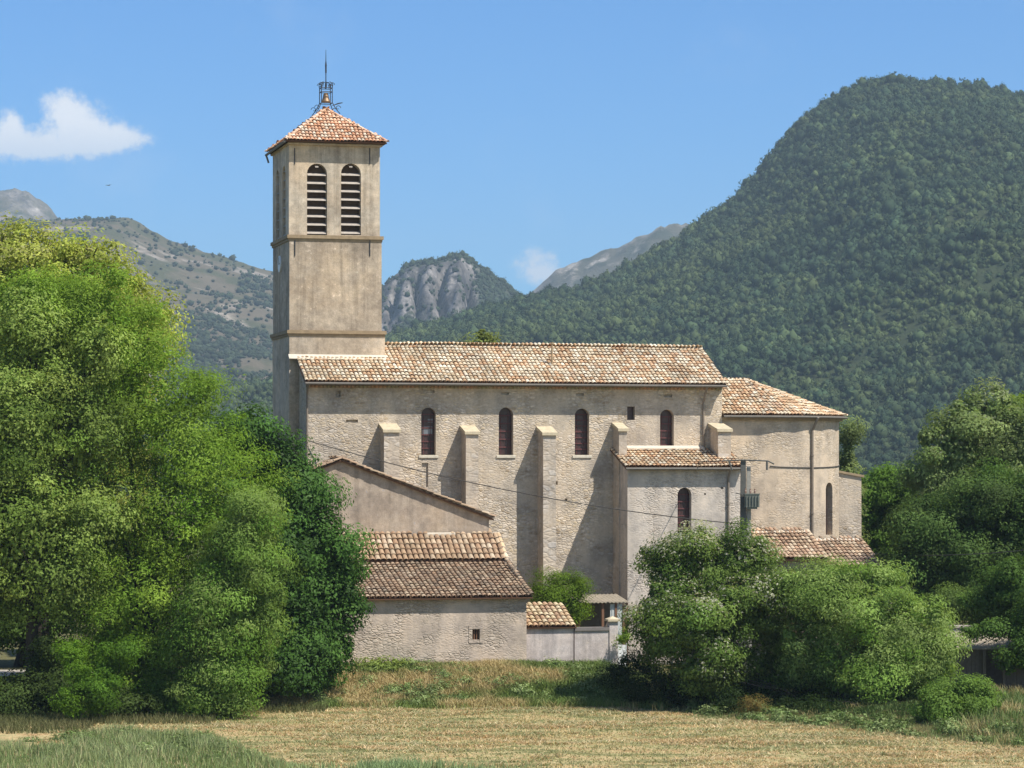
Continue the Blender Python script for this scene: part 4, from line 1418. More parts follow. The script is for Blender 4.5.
# ------------------------------------------------------------------ utility pole and wires
YPOL = 134.0
pb_ = P(743.2, 465, YPOL)
zg = gz(pb_.x, YPOL)
pole = Thing('utility_pole', 'utility pole carrying a green grey transformer box in front of the apse', 'utility pole', (pb_.x, YPOL, zg), frame='world')
def PP(px, py, dy=0.0):
    return P(px, py, YPOL + dy)
mb = MB()
zt = P(0, 460, YPOL).z
mb.add([(pb_.x + s1 * w, YPOL + s2 * w * .8, z_) for z_, w in ((zg - .3, .20), (zt, .12)) for s1, s2 in ((-1, -1), (1, -1), (1, 1), (-1, 1))], [(0, 1, 5, 4), (1, 2, 6, 5), (2, 3, 7, 6), (3, 0, 4, 7), (4, 5, 6, 7)])
pole.part('post', mb, M['pole'])
mb = MB(); x2 = pb_.x + .27
mb.add([(x2 + s1 * w, YPOL + .1 + s2 * w, z_) for z_, w in ((zg - .3, .15), (P(0, 466, YPOL).z, .09)) for s1, s2 in ((-1, -1), (1, -1), (1, 1), (-1, 1))], [(0, 1, 5, 4), (1, 2, 6, 5), (2, 3, 7, 6), (3, 0, 4, 7), (4, 5, 6, 7)])
pole.part('post', mb, M['concrete'], label='pale concrete second post')
mb = MB(); mb.tube([PP(722, 461), PP(742, 460, -.15), PP(768, 461, -.15), PP(774, 464)], .035, 6); mb.tube([PP(767, 461, -.15), PP(767, 470, -.15)], .05, 6); mb.tube([PP(729, 461, -.1), PP(732, 470, -.1)], .04, 6)
pole.part('crossarm', mb, M['pole'])
a, b = PP(744, 507), PP(758.5, 494.5)
mb = MB(); mb.box(a.x, b.x, YPOL - .55, YPOL - .18, a.z, b.z); mb.box(a.x - .02, b.x + .02, YPOL - .57, YPOL - .16, b.z + .003, b.z + .05)
mb.box(a.x + .1, b.x - .1, YPOL - .5, YPOL - .22, a.z - .09, a.z - .003)
for k in range(5):
    xx = a.x + (b.x - a.x) * (k + .5) / 5
    mb.box(xx - .012, xx + .012, YPOL - .6, YPOL - .553, a.z + .06, b.z - .05)
tf = pole.part('transformer', mb, M['trafo'])
for px in (745.5, 750.3, 754.8):
    c = PP(px, 494.3, -.36); mb = MB()
    mb.lathe([(.0, .04), (.045, .05), (.03, .09), (.05, .11), (.03, .15), (.05, .17), (.03, .2), (.035, .26), (0, .28)], tuple(c), 8)
    pole.part('bushing', mb, M['porcelain'], tf)
mb = MB(); mb.tube([PP(736, 493), PP(744, 495, -.2)], .025, 5)
pole.part('bracket', mb, M['pole'])

def wire(name, label, p0, p1, sag, r=0.014):
    pts = []
    for k in range(25):
        t_ = k / 24
        q = p0.lerp(p1, t_)
        q.z -= sag * 4 * t_ * (1 - t_)
        pts.append(q)
    mb = MB(); mb.tube(pts, r, 5)
    c = pts[0]
    o_ = mb.build(name, M['wire'], c)
    o_.location = c
    tag(o_, label, 'cable', 'overhead cables')
wA = WL(u0, -0.05, Z(440, u0, 0))
wire('overhead_cable', 'dark cable sagging from the church corner to the transformer pole', wA, PP(741, 524), 0.55, .024)
wire('overhead_cable', 'upper cable running from the crossarm to the side chapel wall', PP(722, 461), WL(U(690, 0), -.05, Z(462, U(690, 0), 0)), 0.02, .02)
wire('overhead_cable', 'cable dropping from the pole towards the outhouse roof', PP(748, 523), WL(U(800, -.2), -.3, Z(541, U(800, 0), -.3)), 0.02, .018)
wire('overhead_cable', 'thin cable crossing before the dark trees on the right', WL(U(862, -1), -1.2, Z(553, U(862, -1), -1.2)), P(1060, 546, 128), 0.25, .02)

# ------------------------------------------------------------------ open shed at the right
YS = 124.0
a, b = P(951, 655, YS), P(1060, 655, YS)
shed = Thing('shed', 'low dark timber shed with a pale sheet roof behind the bushes', 'shed', (a.x, YS, gz(a.x, YS)), frame='world')
zt0, zt1 = P(0, 648.5, YS).z, P(0, 632, YS + 2.6).z
mb = MB()
n = 40; vs, fs = [], []
for k in range(n + 1):
    for (v_, z_) in ((YS, zt0), (YS + 2.6, zt1)):
        for th in (0, .05):
            vs.append((a.x + (b.x - a.x) * k / n, v_, z_ + .012 * (k % 2) - th))
for k in range(n):
    i = k * 4
    fs += [(i, i + 4, i + 6, i + 2), (i + 1, i + 3, i + 7, i + 5), (i, i + 1, i + 5, i + 4), (i + 2, i + 6, i + 7, i + 3)]
mb.add(vs, fs)
shed.part('roof', mb, M['sheet'])
mb = MB()
R = random.Random(5)
x = a.x + .1
while x < b.x - .3:
    w = R.uniform(.14, .2)
    if not (P(988, 0, YS).x < x < P(1003, 0, YS).x):
        mb.box(x, x + w - .015, YS + .5, YS + .53 + R.uniform(0, .01), -1.0, zt0 + .03)
    x += w
shed.part('board_wall', mb, M['greywood'])
mb = MB(); mb.box(a.x + .1, b.x - .1, YS + 2.3, YS + 2.45, -1, zt1 - .1)
shed.part('back_wall', mb, M['greywood'])
for px in (953, 985, 1005, 1040):
    c = P(px, 0, YS); mb = MB(); mb.box(c.x - .07, c.x + .07, YS + .15, YS + .29, -1.0, zt0 - .02)
    shed.part('post', mb, M['greywood'])
mb = MB(); mb.box(P(870, 0, 146).x, P(906, 0, 146).x, 146, 146.5, -.5, P(0, 577, 146).z)
o_ = mb.build('stone_wall', M['yard'], Vector((P(888, 0, 146).x, 146, 0))); o_.location = (P(888, 0, 146).x, 146, 0)
tag(o_, 'bit of pale wall seen between bushes right of the outhouses', 'wall')
mb = MB(); mb.box(P(950, 0, 130).x, P(1060, 0, 130).x, 130, 130.3, -.6, P(0, 628, 130).z); mb.box(P(949, 0, 130).x, P(1061, 0, 130).x, 129.95, 130.35, P(0, 628, 130).z + .003, P(0, 625.5, 130).z)
o_ = mb.build('stone_wall', M['yard'], Vector((P(980, 0, 130).x, 130, 0))); o_.location = (P(980, 0, 130).x, 130, 0)
tag(o_, 'low dull wall just above the pale shed roof', 'wall')

# ------------------------------------------------------------------ trees
def leaf_cloud(lobes, n, size, rng, col, clump=0.75, droop=0.0, var=0.22, aspect=0.5, flower=None, flow_p=0.0, up=0.45, fill=0.24, shell=(0.60, 1.08), flat=0.66, tint2=None):
    """lobes: (x,y,z,rx,ry,rz). returns verts, faces, cols of folded leaf quads gathered in clumps"""
    L = np.array(lobes, float)
    area = (L[:, 3] * L[:, 4] + L[:, 3] * L[:, 5] + L[:, 4] * L[:, 5])
    nc = max(12, int(4.19 * area.sum() / (clump * clump * 2.9)))
    li = rng.choice(len(L), nc * 2, p=area / area.sum())
    d = rng.normal(size=(nc * 2, 3)); d /= np.linalg.norm(d, axis=1)[:, None]
    q = rng.uniform(shell[0], shell[1], nc * 2)
    c = L[li, :3] + d * L[li, 3:6] * q[:, None]
    # drop clumps that lie deep inside another lobe
    deep = np.zeros(len(c), bool)
    for k in range(len(L)):
        e = (((c - L[k, :3]) / L[k, 3:6]) ** 2).sum(1)
        deep |= e < 0.42
    c, d = c[~deep][:nc], d[~deep][:nc]
    nc = len(c)
    cs = clump * np.clip(rng.lognormal(0, 0.35, nc), 0.45, 2.0)
    w = cs ** 2; w /= w.sum()
    nl = int(n * (1 - fill))
    ci = rng.choice(nc, nl, p=w)
    off = rng.normal(size=(nl, 3)); off /= np.linalg.norm(off, axis=1)[:, None]
    off *= (rng.random(nl) ** 0.45)[:, None]
    off[:, 2] *= flat
    pos = c[ci] + off * cs[ci][:, None]
    outw = d[ci] * 0.45 + off * 0.9
    ctone = np.clip(rng.normal(1, var, nc), 0.55, 1.6)
    ctint = rng.random(nc)
    tone = ctone[ci] * np.clip(rng.normal(1, 0.11, nl), 0.5, 1.6)
    tnt = ctint[ci]
    # sparse filling inside
    nf = n - nl
    lf_ = rng.choice(len(L), nf, p=area / area.sum())
    df = rng.normal(size=(nf, 3)); df /= np.linalg.norm(df, axis=1)[:, None]
    pf = L[lf_, :3] + df * L[lf_, 3:6] * (rng.uniform(0.3, 0.8, nf))[:, None]
    pos = np.concatenate([pos, pf]); outw = np.concatenate([outw, df])
    tone = np.concatenate([tone, rng.uniform(0.8, 1.1, nf)])
    tnt = np.concatenate([tnt, rng.random(nf)])
    N = len(pos)
    sz = size * np.clip(rng.normal(1, 0.25, N), 0.5, 1.7)
    sz[nl:] *= 1.5
    nrm = outw + rng.normal(size=(N, 3)) * 0.34
    nrm[:, 2] += up
    nrm /= np.linalg.norm(nrm, axis=1)[:, None]
    ax = rng.normal(size=(N, 3)) + outw * 0.5
    ax[:, 2] -= droop
    ax -= nrm * (ax * nrm).sum(1)[:, None]
    ax /= np.maximum(1e-6, np.linalg.norm(ax, axis=1))[:, None]
    bx = np.cross(nrm, ax)
    hl_, hw_ = (sz * 0.5)[:, None], (sz * 0.5 * aspect)[:, None]
    p0 = pos - ax * hl_
    p1 = pos + bx * hw_ + nrm * hw_ * 0.35 - ax * hl_ * 0.1
    p2 = pos + ax * hl_ - nrm * hl_ * 0.2
    p3 = pos - bx * hw_ + nrm * hw_ * 0.35 - ax * hl_ * 0.1
    v = np.stack([p0, p1, p2, p3], 1).reshape(-1, 3)
    f = np.arange(N * 4).reshape(-1, 4)
    base = np.array(col)[None] * tone[:, None]
    if tint2 is not None:
        m_ = np.clip(tnt[:, None] * 1.2 - 0.1, 0, 1)
        base = (np.array(col)[None] * (1 - m_) + np.array(tint2)[None] * m_) * tone[:, None]
    if flower is not None:
        isf = rng.random(N) < np.where(tnt > .72, 2.6, .25) * flow_p * np.clip(0.3 + 1.2 * outw[:, 2], 0, 1.6)
        base[isf] = np.array(flower)[None] * np.clip(rng.normal(1, .15, (isf.sum(), 1)), .6, 1.4)
    return v, f, np.repeat(base, 4, 0)

def tree(name, label, cat, Y, base_px, lobes_px, n, size, col, seed, trunk_r=0.22, thick=0.9, group=None, mat=None, bark=(0.05, 0.042, 0.034), multi=1, dys=None, **kw):
    """lobes in (px, py, rx, ry[, dy]) measured at distance Y, rounded in depth"""
    rng = np.random.default_rng(seed)
    s = Y / FPX
    bx = (base_px - 512) * s
    zb = gz(bx, Y) - 0.1
    lob = []
    for q in lobes_px:
        px, py, rx, ry = q[:4]
        dy = q[4] if len(q) > 4 else rng.uniform(-0.6, 0.6)
        rz = ry * s; rxm = rx * s
        lob.append(((px - 512) * s, Y + dy, H + (YH - py) * s, rxm, thick * max(rxm, 0.75 * rz), rz))
    br_ = kw.pop('br', 1.3)
    col = (col[0] * 1.5 * br_, col[1] * 1.5 * br_, col[2] * 1.0 * br_)
    if kw.get('tint2'): kw['tint2'] = (kw['tint2'][0] * 1.55 * br_, kw['tint2'][1] * 1.55 * br_, kw['tint2'][2] * 1.15 * br_)
    kw['clump'] = kw.get('clump', .75) * 1.3
    # ragged outline: small boughs standing out of each lobe
    for q in list(lob):
        for _ in range(3):
            d = rng.normal(size=3); d[2] = abs(d[2]) * .8 - .25; d[1] *= .6
            d /= np.linalg.norm(d)
            rr = rng.uniform(.22, .38)
            lob.append((q[0] + d[0] * q[3] * .98, q[1] + d[1] * q[4] * .98, q[2] + d[2] * q[5] * .98, q[3] * rr, q[4] * rr, q[5] * rr * rng.uniform(.7, 1.1)))
    v, f, c = leaf_cloud(lob, int(n * 1.9), size * .70, rng, col, **kw)
    # leaves never below ground
    zz_ = ground_z(v[:, 0], v[:, 1])
    v[:, 2] = np.maximum(v[:, 2], zz_ + 0.03)
    o = bpy.data.objects.new(name, None); o.empty_display_size = .3
    COL.objects.link(o)
    base = Vector((bx, Y, zb))
    o.location = base
    tag(o, label, cat, group or {'tree': 'trees', 'bush': 'bushes', 'sapling': 'saplings under the trees'}.get(cat))
    cr = big_mesh('crown', v - np.array(base), f, c, mat or M['leaf'])
    cr.parent = o
    # trunk and limbs
    mb = MB(); mb.smooth = True
    R = random.Random(seed)
    cen = Vector(np.average(np.array(lob)[:, :3], axis=0, weights=np.array(lob)[:, 3]))
    for m_ in range(multi):
        b0 = base + Vector((R.uniform(-.5, .5), R.uniform(-.4, .4), 0)) * (m_ > 0) * 1.2
        hgt = max(0.6, (cen.z - zb) * 0.6)
        topp = Vector((b0.x + (cen.x - b0.x) * 0.45, b0.y + R.uniform(-.2, .2), zb + hgt))
        pts = [b0, b0.lerp(topp, .3) + Vector((R.uniform(-.1, .1), R.uniform(-.1, .1), 0)), b0.lerp(topp, .65) + Vector((R.uniform(-.15, .15), 0, 0)), topp]
        r = trunk_r / math.sqrt(multi)
        mb.tube(pts, [r * 1.25, r, r * .85, r * .65], 9, bark)
        for k, l in enumerate(lob[:len(lobes_px)]):
            if multi > 1 and k % multi != m_:
                continue
            e = Vector(l[:3])
            st = pts[2].lerp(topp, R.uniform(0, 1))
            if e.z < st.z - 0.5:
                st = b0.lerp(topp, R.uniform(.15, .5))
            mid = st.lerp(e, .5) + Vector((R.uniform(-.3, .3), R.uniform(-.3, .3), abs((e - st).length) * .08))
            mb.tube([st, mid, e], [r * .5, r * .32, r * .12], 6, bark)
            for j in range(3):
                d = Vector((R.gauss(0, 1), R.gauss(0, 1), R.gauss(.3, .8))).normalized()
                e2 = e + Vector((d.x * l[3], d.y * l[4], d.z * l[5])) * .8
                mb.tube([mid.lerp(e, .5), e.lerp(e2, .5) + Vector((0, 0, .1)), e2], [r * .2, r * .12, r * .05], 5, bark)
    tr = mb.build('trunk', M['bark'], base)
    tr.parent = o
    return o

GL = 'big trees at the left'
tree('linden_tree', 'tall flowering linden with pale yellow green top at the left', 'tree', 129, 40,
     [(28, 292, 62, 62), (85, 290, 50, 48), (118, 318, 46, 46), (150, 318, 18, 14), (0, 268, 48, 42), (45, 252, 34, 26), (95, 262, 30, 24), (60, 380, 100, 80), (-50, 330, 80, 100), (-20, 450, 90, 110), (60, 500, 90, 90)],
     60000, .26, (0.150, 0.185, 0.045), 11, .4, tint2=(0.235, 0.255, 0.085), flower=(0.36, 0.36, 0.15), flow_p=.18, clump=.62, shell=(.78, 1.08))
tree('linden_tree', 'olive green linden with drooping boughs at the left edge, in front', 'tree', 119, 36,
     [(15, 420, 70, 75), (75, 435, 45, 60), (15, 530, 85, 75), (-50, 480, 80, 120), (90, 520, 42, 55), (95, 350, 22, 40), (30, 340, 50, 40), (60, 575, 50, 45), (-30, 590, 50, 40)],
     60000, .22, (0.082, 0.132, 0.034), 12, .3, tint2=(0.14, 0.185, 0.062), clump=.62, droop=.3)
tree('acacia_tree', 'broad bright green feathery tree between the lindens and the dark walnut', 'tree', 121, 150,
     [(45, 318, 55, 42), (95, 310, 52, 42), (128, 352, 48, 48), (155, 405, 55, 55), (190, 450, 58, 52), (222, 492, 55, 52), (175, 530, 75, 70), (140, 600, 75, 65), (110, 655, 60, 45), (80, 700, 40, 24, -2), (150, 690, 60, 32, -1.5), (205, 655, 48, 46, -1), (230, 560, 50, 55), (200, 400, 26, 28), (60, 380, 60, 50, 2.5)],
     95000, .20, (0.078, 0.142, 0.022), 13, .3, tint2=(0.125, 0.185, 0.036), br=1.35, aspect=.36, clump=.6, droop=.25, var=.18, multi=3)
tree('acacia_tree', 'grey green willowy young tree on the right of the bright feathery one', 'tree', 117, 238,
     [(244, 520, 30, 40), (250, 560, 36, 42), (240, 615, 42, 48), (218, 655, 44, 40), (262, 600, 20, 28), (215, 612, 38, 40), (224, 690, 34, 22, -.5), (190, 690, 36, 26)],
     42000, .20, (0.072, 0.132, 0.030), 14, .12, tint2=(0.125, 0.175, 0.062), aspect=.34, clump=.55, droop=.45, multi=3)
tree('walnut_tree', 'dark green walnut tree with glossy leaves hiding the barn end', 'tree', 124, 300,
     [(244, 438, 30, 30), (268, 470, 34, 40), (290, 500, 36, 40), (314, 550, 38, 40), (300, 600, 48, 52), (320, 605, 36, 38), (318, 655, 30, 42), (285, 655, 46, 45, -1.5), (275, 560, 42, 60, -1), (335, 570, 22, 36)],
     52000, .27, (0.026, 0.060, 0.015), 15, .3, mat=M['leaf_dark'], tint2=(0.042, 0.085, 0.022), clump=.62, aspect=.45)
tree('sapling', 'small bright lime green sapling under the big trees', 'sapling', 114.5, 74,
     [(68, 655, 16, 16), (76, 672, 18, 14), (70, 700, 14, 12)], 2600, .16, (0.075, 0.14, 0.02), 16, .04, clump=.3, aspect=.35)
tree('sapling', 'low leafy sapling right of the lime green one', 'sapling', 114.8, 102,
     [(104, 668, 22, 16), (100, 690, 22, 18), (120, 650, 18, 14)], 4500, .17, (0.05, 0.10, 0.016), 17, .04, clump=.32, aspect=.35)
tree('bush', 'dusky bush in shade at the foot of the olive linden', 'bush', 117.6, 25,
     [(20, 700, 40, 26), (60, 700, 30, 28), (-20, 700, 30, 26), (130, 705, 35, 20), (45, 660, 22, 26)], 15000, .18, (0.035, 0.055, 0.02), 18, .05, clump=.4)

# right-hand bushes
tree('elder_tree', 'dense elder tree with greyish flower heads before the side chapel', 'tree', 121.5, 715,
     [(700, 566, 40, 34), (738, 562, 34, 32), (662, 563, 22, 18), (660, 612, 26, 28, -1), (652, 640, 16, 22, -1.5), (700, 622, 48, 40, -1.5), (745, 605, 36, 40, -1), (700, 662, 38, 30, -1.5), (735, 668, 40, 28, -.5), (672, 590, 22, 24), (700, 700, 30, 20, 2)],
     62000, .19, (0.058, 0.098, 0.030), 21, .2, tint2=(0.095, 0.135, 0.042), flower=(0.50, 0.50, 0.38), flow_p=.24, clump=.5, multi=3)
tree('ash_tree', 'spreading bushy green tree right of the flowering elder', 'tree', 119.5, 840,
     [(810, 604, 27, 30), (836, 592, 40, 28), (820, 640, 36, 36, -.5), (862, 615, 55, 42, -1), (900, 640, 48, 42, -1), (928, 662, 28, 40, -.5), (866, 662, 56, 32, -1.2), (806, 682, 36, 20, 1.5), (905, 685, 44, 26, .5), (850, 700, 50, 20, 2), (783, 590, 17, 15, 1), (776, 625, 14, 26, 1.6), (790, 665, 22, 34, 1.6), (770, 690, 24, 20, 2)],
     80000, .19, (0.072, 0.125, 0.030), 22, .18, tint2=(0.135, 0.18, 0.075), br=1.5, aspect=.36, clump=.5, droop=.2, multi=4)
tree('bush', 'low light green bush at the meadow edge below the dark shed', 'bush', 112, 968,
     [(962, 700, 24, 22), (985, 702, 14, 20), (945, 705, 24, 20)], 9000, .15, (0.085, 0.14, 0.04), 23, .04, clump=.35)
tree('bush', 'undergrowth at the foot of the ash, overhang shade put into its dark leaf colour', 'bush', 118.5, 800,
     [(760, 702, 60, 16, 1), (830, 712, 60, 16, -1.5), (690, 694, 36, 18, 2.5), (900, 718, 50, 16, -4), (640, 690, 22, 16, 3), (628, 682, 16, 16, 5), (650, 676, 22, 14, 6)], 24000, .14, (0.022, 0.040, 0.014), 24, .05, clump=.35, br=1.0)  # leaves coloured near black to stand in for shade below the crowns
tree('bush', 'dry tuft of brown weeds in the shade under the elder', 'weeds', 117.5, 750, [(748, 704, 8, 11), (756, 706, 6, 8)], 700, .16, (0.15, 0.115, 0.06), 25, .02, clump=.25, aspect=.15)
tree('bush', 'rounded yellow green bush behind the garden wall', 'bush', 135.5, 560,
     [(558, 592, 22, 24), (548, 600, 16, 20), (570, 602, 18, 22), (562, 618, 22, 20)], 11000, .16, (0.095, 0.155, 0.022), 26, .06, clump=.35, aspect=.3, br=.95)
tree('climbing_plant', 'leafy yellow green plant above the white gate', 'plant', 131, 623,
     [(622, 640, 5, 5), (625, 635, 4, 6)], 420, .13, (0.13, 0.20, 0.04), 27, .015, clump=.2)
tree('weed', 'green weed growing against the barn wall', 'weed', 129.4, 428,
     [(428, 647, 6, 9), (426, 640, 4, 5)], 420, .15, (0.05, 0.10, 0.025), 28, .015, clump=.25)
tree('weed', 'broad leaved pale weeds left of the green weed by the barn', 'weed', 128.0, 372,
     [(378, 668, 20, 10), (360, 672, 16, 9), (400, 668, 14, 8)], 1500, .2, (0.12, 0.16, 0.06), 29, .015, clump=.3)

# trees behind, right
tree('linden_tree', 'pale grey green rounded tree rising highest behind the dark right trees', 'tree', 152, 975,
     [(985, 420, 32, 34), (955, 450, 34, 40), (1005, 450, 42, 46), (940, 480, 26, 36), (975, 500, 45, 45), (1040, 470, 40, 60)],
     42000, .26, (0.085, 0.125, 0.055), 31, .4, tint2=(0.15, 0.19, 0.10), clump=.62, flower=(0.30, 0.34, 0.20), flow_p=.15)
tree('maple_tree', 'mid green tree between the apse and the dark right trees', 'tree', 160, 890,
     [(895, 495, 28, 26), (880, 520, 24, 30), (912, 520, 26, 34), (895, 545, 34, 30), (868, 500, 12, 18)],
     22000, .24, (0.07, 0.125, 0.03), 32, .3, clump=.6)
tree('oak_tree', 'large dark spreading tree at the right edge', 'tree', 140, 985,
     [(985, 505, 46, 36), (940, 535, 40, 38), (1010, 545, 50, 44), (960, 570, 50, 34), (915, 560, 26, 26), (930, 585, 30, 20), (1040, 520, 40, 60)],
     52000, .21, (0.042, 0.078, 0.026), 33, .4, tint2=(0.06, 0.095, 0.035), clump=.6)
tree('hazel_bush', 'green bush drooping over the shed roof at the right edge', 'bush', 127.5, 1012,
     [(1010, 590, 32, 34), (1032, 620, 30, 45, -4), (985, 605, 22, 20), (1012, 640, 18, 20, -4.2), (1000, 628, 14, 12, -4), (992, 655, 12, 16, -4.4), (975, 622, 14, 9, -3.8), (958, 628, 8, 8, -4)], 24000, .18, (0.055, 0.10, 0.03), 34, .08, clump=.45, droop=.3)
tree('hedge', 'grey green hedge above the low wall and shed', 'hedge', 131.5, 960,
     [(945, 606, 24, 16), (975, 608, 26, 15), (1005, 612, 22, 14)], 9000, .16, (0.075, 0.115, 0.045), 35, .05, clump=.35)
tree('maple_tree', 'yellow green treetop peeping over the far right trees', 'tree', 178, 1030,
     [(1026, 402, 16, 14), (1036, 430, 22, 22), (1030, 470, 26, 40)], 9000, .26, (0.12, 0.175, 0.03), 36, .25, clump=.6)
tree('poplar_tree', 'slender pale poplar just behind the apse', 'tree', 158, 849,
     [(848, 440, 7, 16), (849, 462, 8, 18), (850, 490, 8, 20), (850, 530, 9, 30)], 7000, .2, (0.10, 0.13, 0.07), 37, .15, clump=.4, droop=.4)
tree('poplar_tree', 'pale treetop showing over the nave ridge right of the belfry', 'tree', 165, 482,
     [(481, 335, 5, 7), (489, 339, 5, 5), (485, 352, 12, 10), (482, 390, 24, 36), (482, 460, 26, 50)], 12000, .24, (0.15, 0.18, 0.075), 38, .25, clump=.5, br=.95)
tree('linden_tree', 'shaded tree far left behind the lane', 'tree', 142, 20,
     [(-10, 560, 60, 60), (60, 580, 60, 50), (10, 620, 60, 30), (130, 600, 50, 50)], 26000, .26, (0.05, 0.085, 0.025), 39, .3, clump=.7)

# ------------------------------------------------------------------ grass
def blades(name, label, x, y, h, w, col, rng, lean=0.3, kind='stuff', cvar=.2, tip=None):
    n = len(x)
    z = ground_z(x, y)
    a = rng.random(n) * 6.283
    dx, dy = np.cos(a) * w / 2, np.sin(a) * w / 2
    lx, ly = rng.normal(0, lean, n) * h, rng.normal(0, lean, n) * h
    b0 = np.stack([x - dx, y - dy, z - .03], -1); b1 = np.stack([x + dx, y + dy, z - .03], -1)
    m0 = np.stack([x - dx * .6 + lx * .35, y - dy * .6 + ly * .35, z + h * .6], -1); m1 = np.stack([x + dx * .6 + lx * .35, y + dy * .6 + ly * .35, z + h * .6], -1)
    t_ = np.stack([x + lx, y + ly, z + h], -1)
    v = np.stack([b0, b1, m1, m0, t_, t_], 1)[:, :5].reshape(-1, 3)
    i = np.arange(n)[:, None] * 5
    f = np.concatenate([i + np.array([[0, 1, 2]]), i + np.array([[0, 2, 3]]), i + np.array([[3, 2, 4]])])
    c = np.repeat(col * np.clip(rng.normal(1, cvar, (n, 1)), .5, 1.7), 5, 0)
    if tip is not None:
        c[4::5] = tip
    ob = big_mesh(name, v, f, c, M['grass'])
    tag(ob, label, None, None, kind)
    return ob

rng = np.random.default_rng(101)
# mown field: stubble and cut hay
n = 85000
x = rng.uniform(-18, 24, n); y = rng.uniform(96, 123, n)
k = (y < edge_y(x) + .2)
x, y = x[k], y[k]
tn = fbm(x * .45 + y * .12, y * .9, 4, 61)
c = np.where((tn > .5)[:, None], np.array([[0.50, 0.39, 0.20]]), np.array([[0.34, 0.32, 0.15]]))
gp = rng.random(len(x)) < np.clip(1.6 * fbm(x * .22, y * .5, 3, 66) - .5, .05, .8)
c[gp] = np.array([0.22, 0.24, 0.10])
lying = rng.random(len(x)) < .75
hh = np.where(lying, rng.uniform(.02, .07, len(x)), rng.uniform(.04, .10, len(x))) * (.5 + 1.1 * tn)
blades('stubble', 'short dry stubble and hay wisps on the mown meadow', x, y, hh, np.full(len(x), .045), c, rng, np.where(lying, 3.2, .7), cvar=.28)
# raked wisps of cut hay
n = 100000
cx, cy = rng.uniform(-18, 24, 1500), rng.uniform(96, 122, 1500)
kk = rng.integers(0, 1500, n)
x = cx[kk] + rng.normal(0, .75, n); y = cy[kk] + rng.normal(0, .16, n)
k = (y < edge_y(x) - .1) & (fbm(x * .3, y * .3, 3, 15) > .45)
x, y, kk = x[k], y[k], kk[k]
pick = np.array([[0.56, 0.42, 0.24], [0.46, 0.31, 0.16], [0.36, 0.36, 0.19], [0.24, 0.26, 0.12], [0.62, 0.52, 0.32]])
c = pick[rng.choice(5, 1500, p=[.32, .12, .28, .14, .14])][kk]
blades('hay', 'low wisps of cut hay lying across the mown meadow', x, y, rng.uniform(.04, .13, len(x)), np.full(len(x), .05), c, rng, 2.2)
# bank of long grass between the walls and the field
n = 70000
x = rng.uniform(-12, 7, n); y = rng.uniform(121, 130, n)
e = edge_y(x)
k = (y > e - .3 + rng.uniform(-.5, .5, n))
x, y = x[k], y[k]
tn = fbm(x * .5, y * .5, 4, 71)
dry = sstep(.46, .68, tn + .35 * np.exp(-((x + 5.5) / 2.2) ** 2) * np.exp(-((y - 124.5) / 2) ** 2) - .12 * sstep(-2, 2, x))[:, None]
c = np.array([[0.15, 0.21, 0.055]]) * (1 - dry) + np.array([[0.50, 0.40, 0.20]]) * dry
h = rng.uniform(.10, .36, len(x)) * (.35 + 1.2 * tn)
blades('long_grass', 'long green and straw coloured grass on the bank below the barn', x, y, h, np.full(len(x), .045), c, rng, .55)
# low broad-leaved growth mixed into the bank and the left corner
lobs = []
for _ in range(230):
    if rng.random() < .6:
        x0 = rng.uniform(-11, 5); y0 = edge_y(x0) + rng.uniform(.4, 7)
    elif rng.random() < .5:
        x0 = rng.uniform(-19, -8.5); y0 = rng.uniform(99, 112)
        if y0 > np.interp(x0, [-21, -12, -8.5], [110, 110, 99]):
            continue
    else:
        x0 = rng.uniform(7, 21); y0 = edge_y(x0) + rng.uniform(.2, 3)
    r0 = rng.uniform(.18, .5)
    lobs.append((x0, y0, gz(x0, y0) + r0 * .25, r0 * 1.3, r0, r0 * .6))
v, f, c = leaf_cloud(lobs, 60000, .11, rng, (0.12, 0.19, 0.05), clump=.16, tint2=(0.27, 0.33, 0.14), var=.3, aspect=.4)
v[:, 2] = np.maximum(v[:, 2], ground_z(v[:, 0], v[:, 1]) + .01)
wd = big_mesh('meadow_weeds', v, f, c, M['grass'])
tag(wd, 'low leafy weeds scattered through the bank and the unmown corner', None, None, 'stuff')
# rough ground at the right under and beyond the bushes
n = 60000
x = rng.uniform(4, 30, n); y = rng.uniform(98, 134, n)
k = (y > edge_y(x) - .2 + rng.normal(0, .5, n)) & (y < edge_y(x) + np.where(x > 16.5, 19, 9))
x, y = x[k], y[k]
tn = fbm(x * .5, y * .5, 4, 73)
dry = sstep(.58, .72, tn)[:, None]
c = np.array([[0.15, 0.21, 0.07]]) * (1 - dry) + np.array([[0.42, 0.35, 0.17]]) * dry
blades('long_grass', 'green rough grass along the foot of the right hand bushes', x, y, np.where((x > 6.5) & (x < 17.3), .4, 1.0) * rng.uniform(.15, .5, len(x)), np.full(len(x), .04), c, rng, .45)
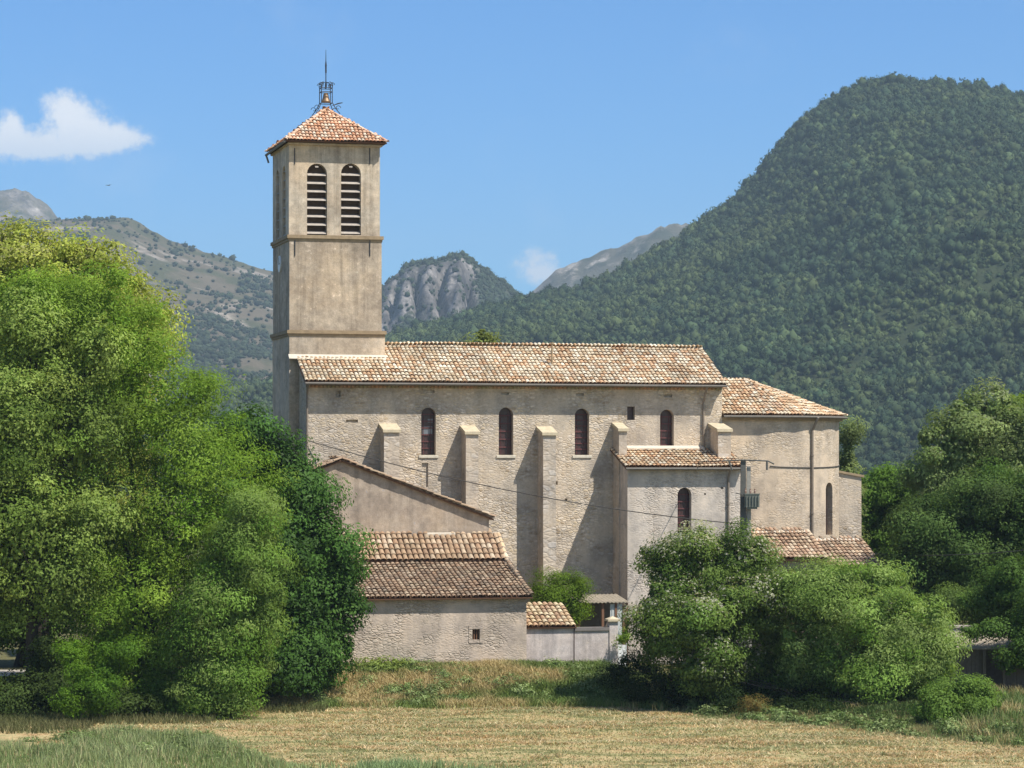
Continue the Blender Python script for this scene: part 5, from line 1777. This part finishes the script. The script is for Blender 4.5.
# tall blue-green grass in the near left corner
n = 42000
x = rng.uniform(-21, -6.5, n); y = rng.uniform(95, 115, n)
lim = np.interp(x, [-21, -17.5, -15.5, -12, -10, -8.5, -6.5], [108.5, 109, 111.5, 110, 105, 100, 97]) + 2.0 * (fbm(x * .6, y * .3, 3, 4) - .5)
k = (y < lim) & ~((x < -16.8) & (y > 103.5 + fbm(x, y, 2, 5)) )
x, y = x[k], y[k]
tn = fbm(x * .7, y * .7, 4, 81)
tn = np.clip((tn - .5) * 2 + .5, 0, 1)
c = np.array([[0.155, 0.225, 0.075]]) * (1 - tn[:, None]) + np.array([[0.33, 0.38, 0.18]]) * tn[:, None]
pal = rng.random(len(x)) < .05 + .3 * fbm(x * .4, y * .6, 3, 44) * fbm(x * 1.5, y * 1.5, 2, 45)
c[pal] = np.array([0.46, 0.42, 0.24])
blades('long_grass', 'tall blue green grass in the near left corner of the meadow', x, y, np.clip((lim[k] - y) / 2.5, .3, 1) * rng.uniform(.18, .6, len(x)) * (.4 + .9 * tn), np.full(len(x), .035), c, rng, .25)
# strip under the left trees
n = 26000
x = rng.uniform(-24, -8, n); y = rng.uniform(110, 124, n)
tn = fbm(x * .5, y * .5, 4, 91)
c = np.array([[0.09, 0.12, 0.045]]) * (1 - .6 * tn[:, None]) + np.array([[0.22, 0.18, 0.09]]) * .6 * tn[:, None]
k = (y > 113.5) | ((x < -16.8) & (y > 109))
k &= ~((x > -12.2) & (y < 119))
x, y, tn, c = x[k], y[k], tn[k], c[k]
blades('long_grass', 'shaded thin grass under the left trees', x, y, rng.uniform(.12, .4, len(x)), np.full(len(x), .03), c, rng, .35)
# tufts near the bottom edge
n = 5000
x = rng.normal(-3.6, 1.9, n); y = rng.uniform(94.5, 98.6, n)
tn = fbm(x * 1.2, y * .8, 3, 95)
k = (tn > .45) & (y < 95.6 + 3.6 * fbm(x * .9, x * 0 + 2, 3, 17) * np.exp(-((x + 3.6) / 2.6) ** 2))
x, y = x[k], y[k]
blades('long_grass', 'green tufts left standing at the near edge of the meadow', x, y, rng.uniform(.25, .6, len(x)), np.full(len(x), .035), np.tile(np.array([[0.27, 0.36, 0.17]]), (len(x), 1)), rng, .3)

# ------------------------------------------------------------------ a bird
c = P(108.5, 185.5, 300)
bird = Thing('bird', 'small dark bird of prey gliding below the cloud', 'bird', tuple(c), frame='world')
mb = MB(); mb.smooth = True
mb.tube([c + Vector((-.28, 0, 0)), c + Vector((-.15, 0, .02)), c + Vector((.05, 0, .03)), c + Vector((.2, 0, .03)), c + Vector((.27, 0, .03))], [.01, .05, .06, .04, .01], 8)
mb.prism([c + Vector((-.25, -.06, 0)), c + Vector((-.25, .06, 0)), c + Vector((-.42, .1, 0)), c + Vector((-.42, -.1, 0))], (0, 0, .012))
bird.part('body', mb, M['dark'])
for s_ in (-1, 1):
    mb = MB(); mb.prism([c + Vector((.12, s_ * .04, .03)), c + Vector((.14, s_ * .35, .10)), c + Vector((0, s_ * .72, .06)), c + Vector((-.08, s_ * .4, .09)), c + Vector((-.1, s_ * .04, .03))], (0, 0, .015))
    bird.part('wing', mb, M['dark'])
bird.o.rotation_euler = (0, 0, math.radians(50))
bird.o.scale = (.7, .7, .7)

# ------------------------------------------------------------------ haze
HAZE = 1
if HAZE:
    bm_ = MB(); bm_.box(-7300, 7300, -300, 7800, -14, 640)
    hm = bpy.data.materials.new('haze_air'); hm.use_nodes = True
    ht = NT(hm.node_tree); hm.node_tree.nodes.clear()
    pv = ht.n('ShaderNodeVolumePrincipled')
    pv.inputs['Color'].default_value = (0.62, 0.82, 1.0, 1)
    pv.inputs['Density'].default_value = 0.00012
    pv.inputs['Anisotropy'].default_value = 0.0
    oo = ht.n('ShaderNodeOutputMaterial'); ht.link(pv.outputs[0], oo.inputs['Volume'])
    hz = bm_.build('haze', hm)
    tag(hz, 'thin blue summer haze over the valley', None, None, 'stuff')
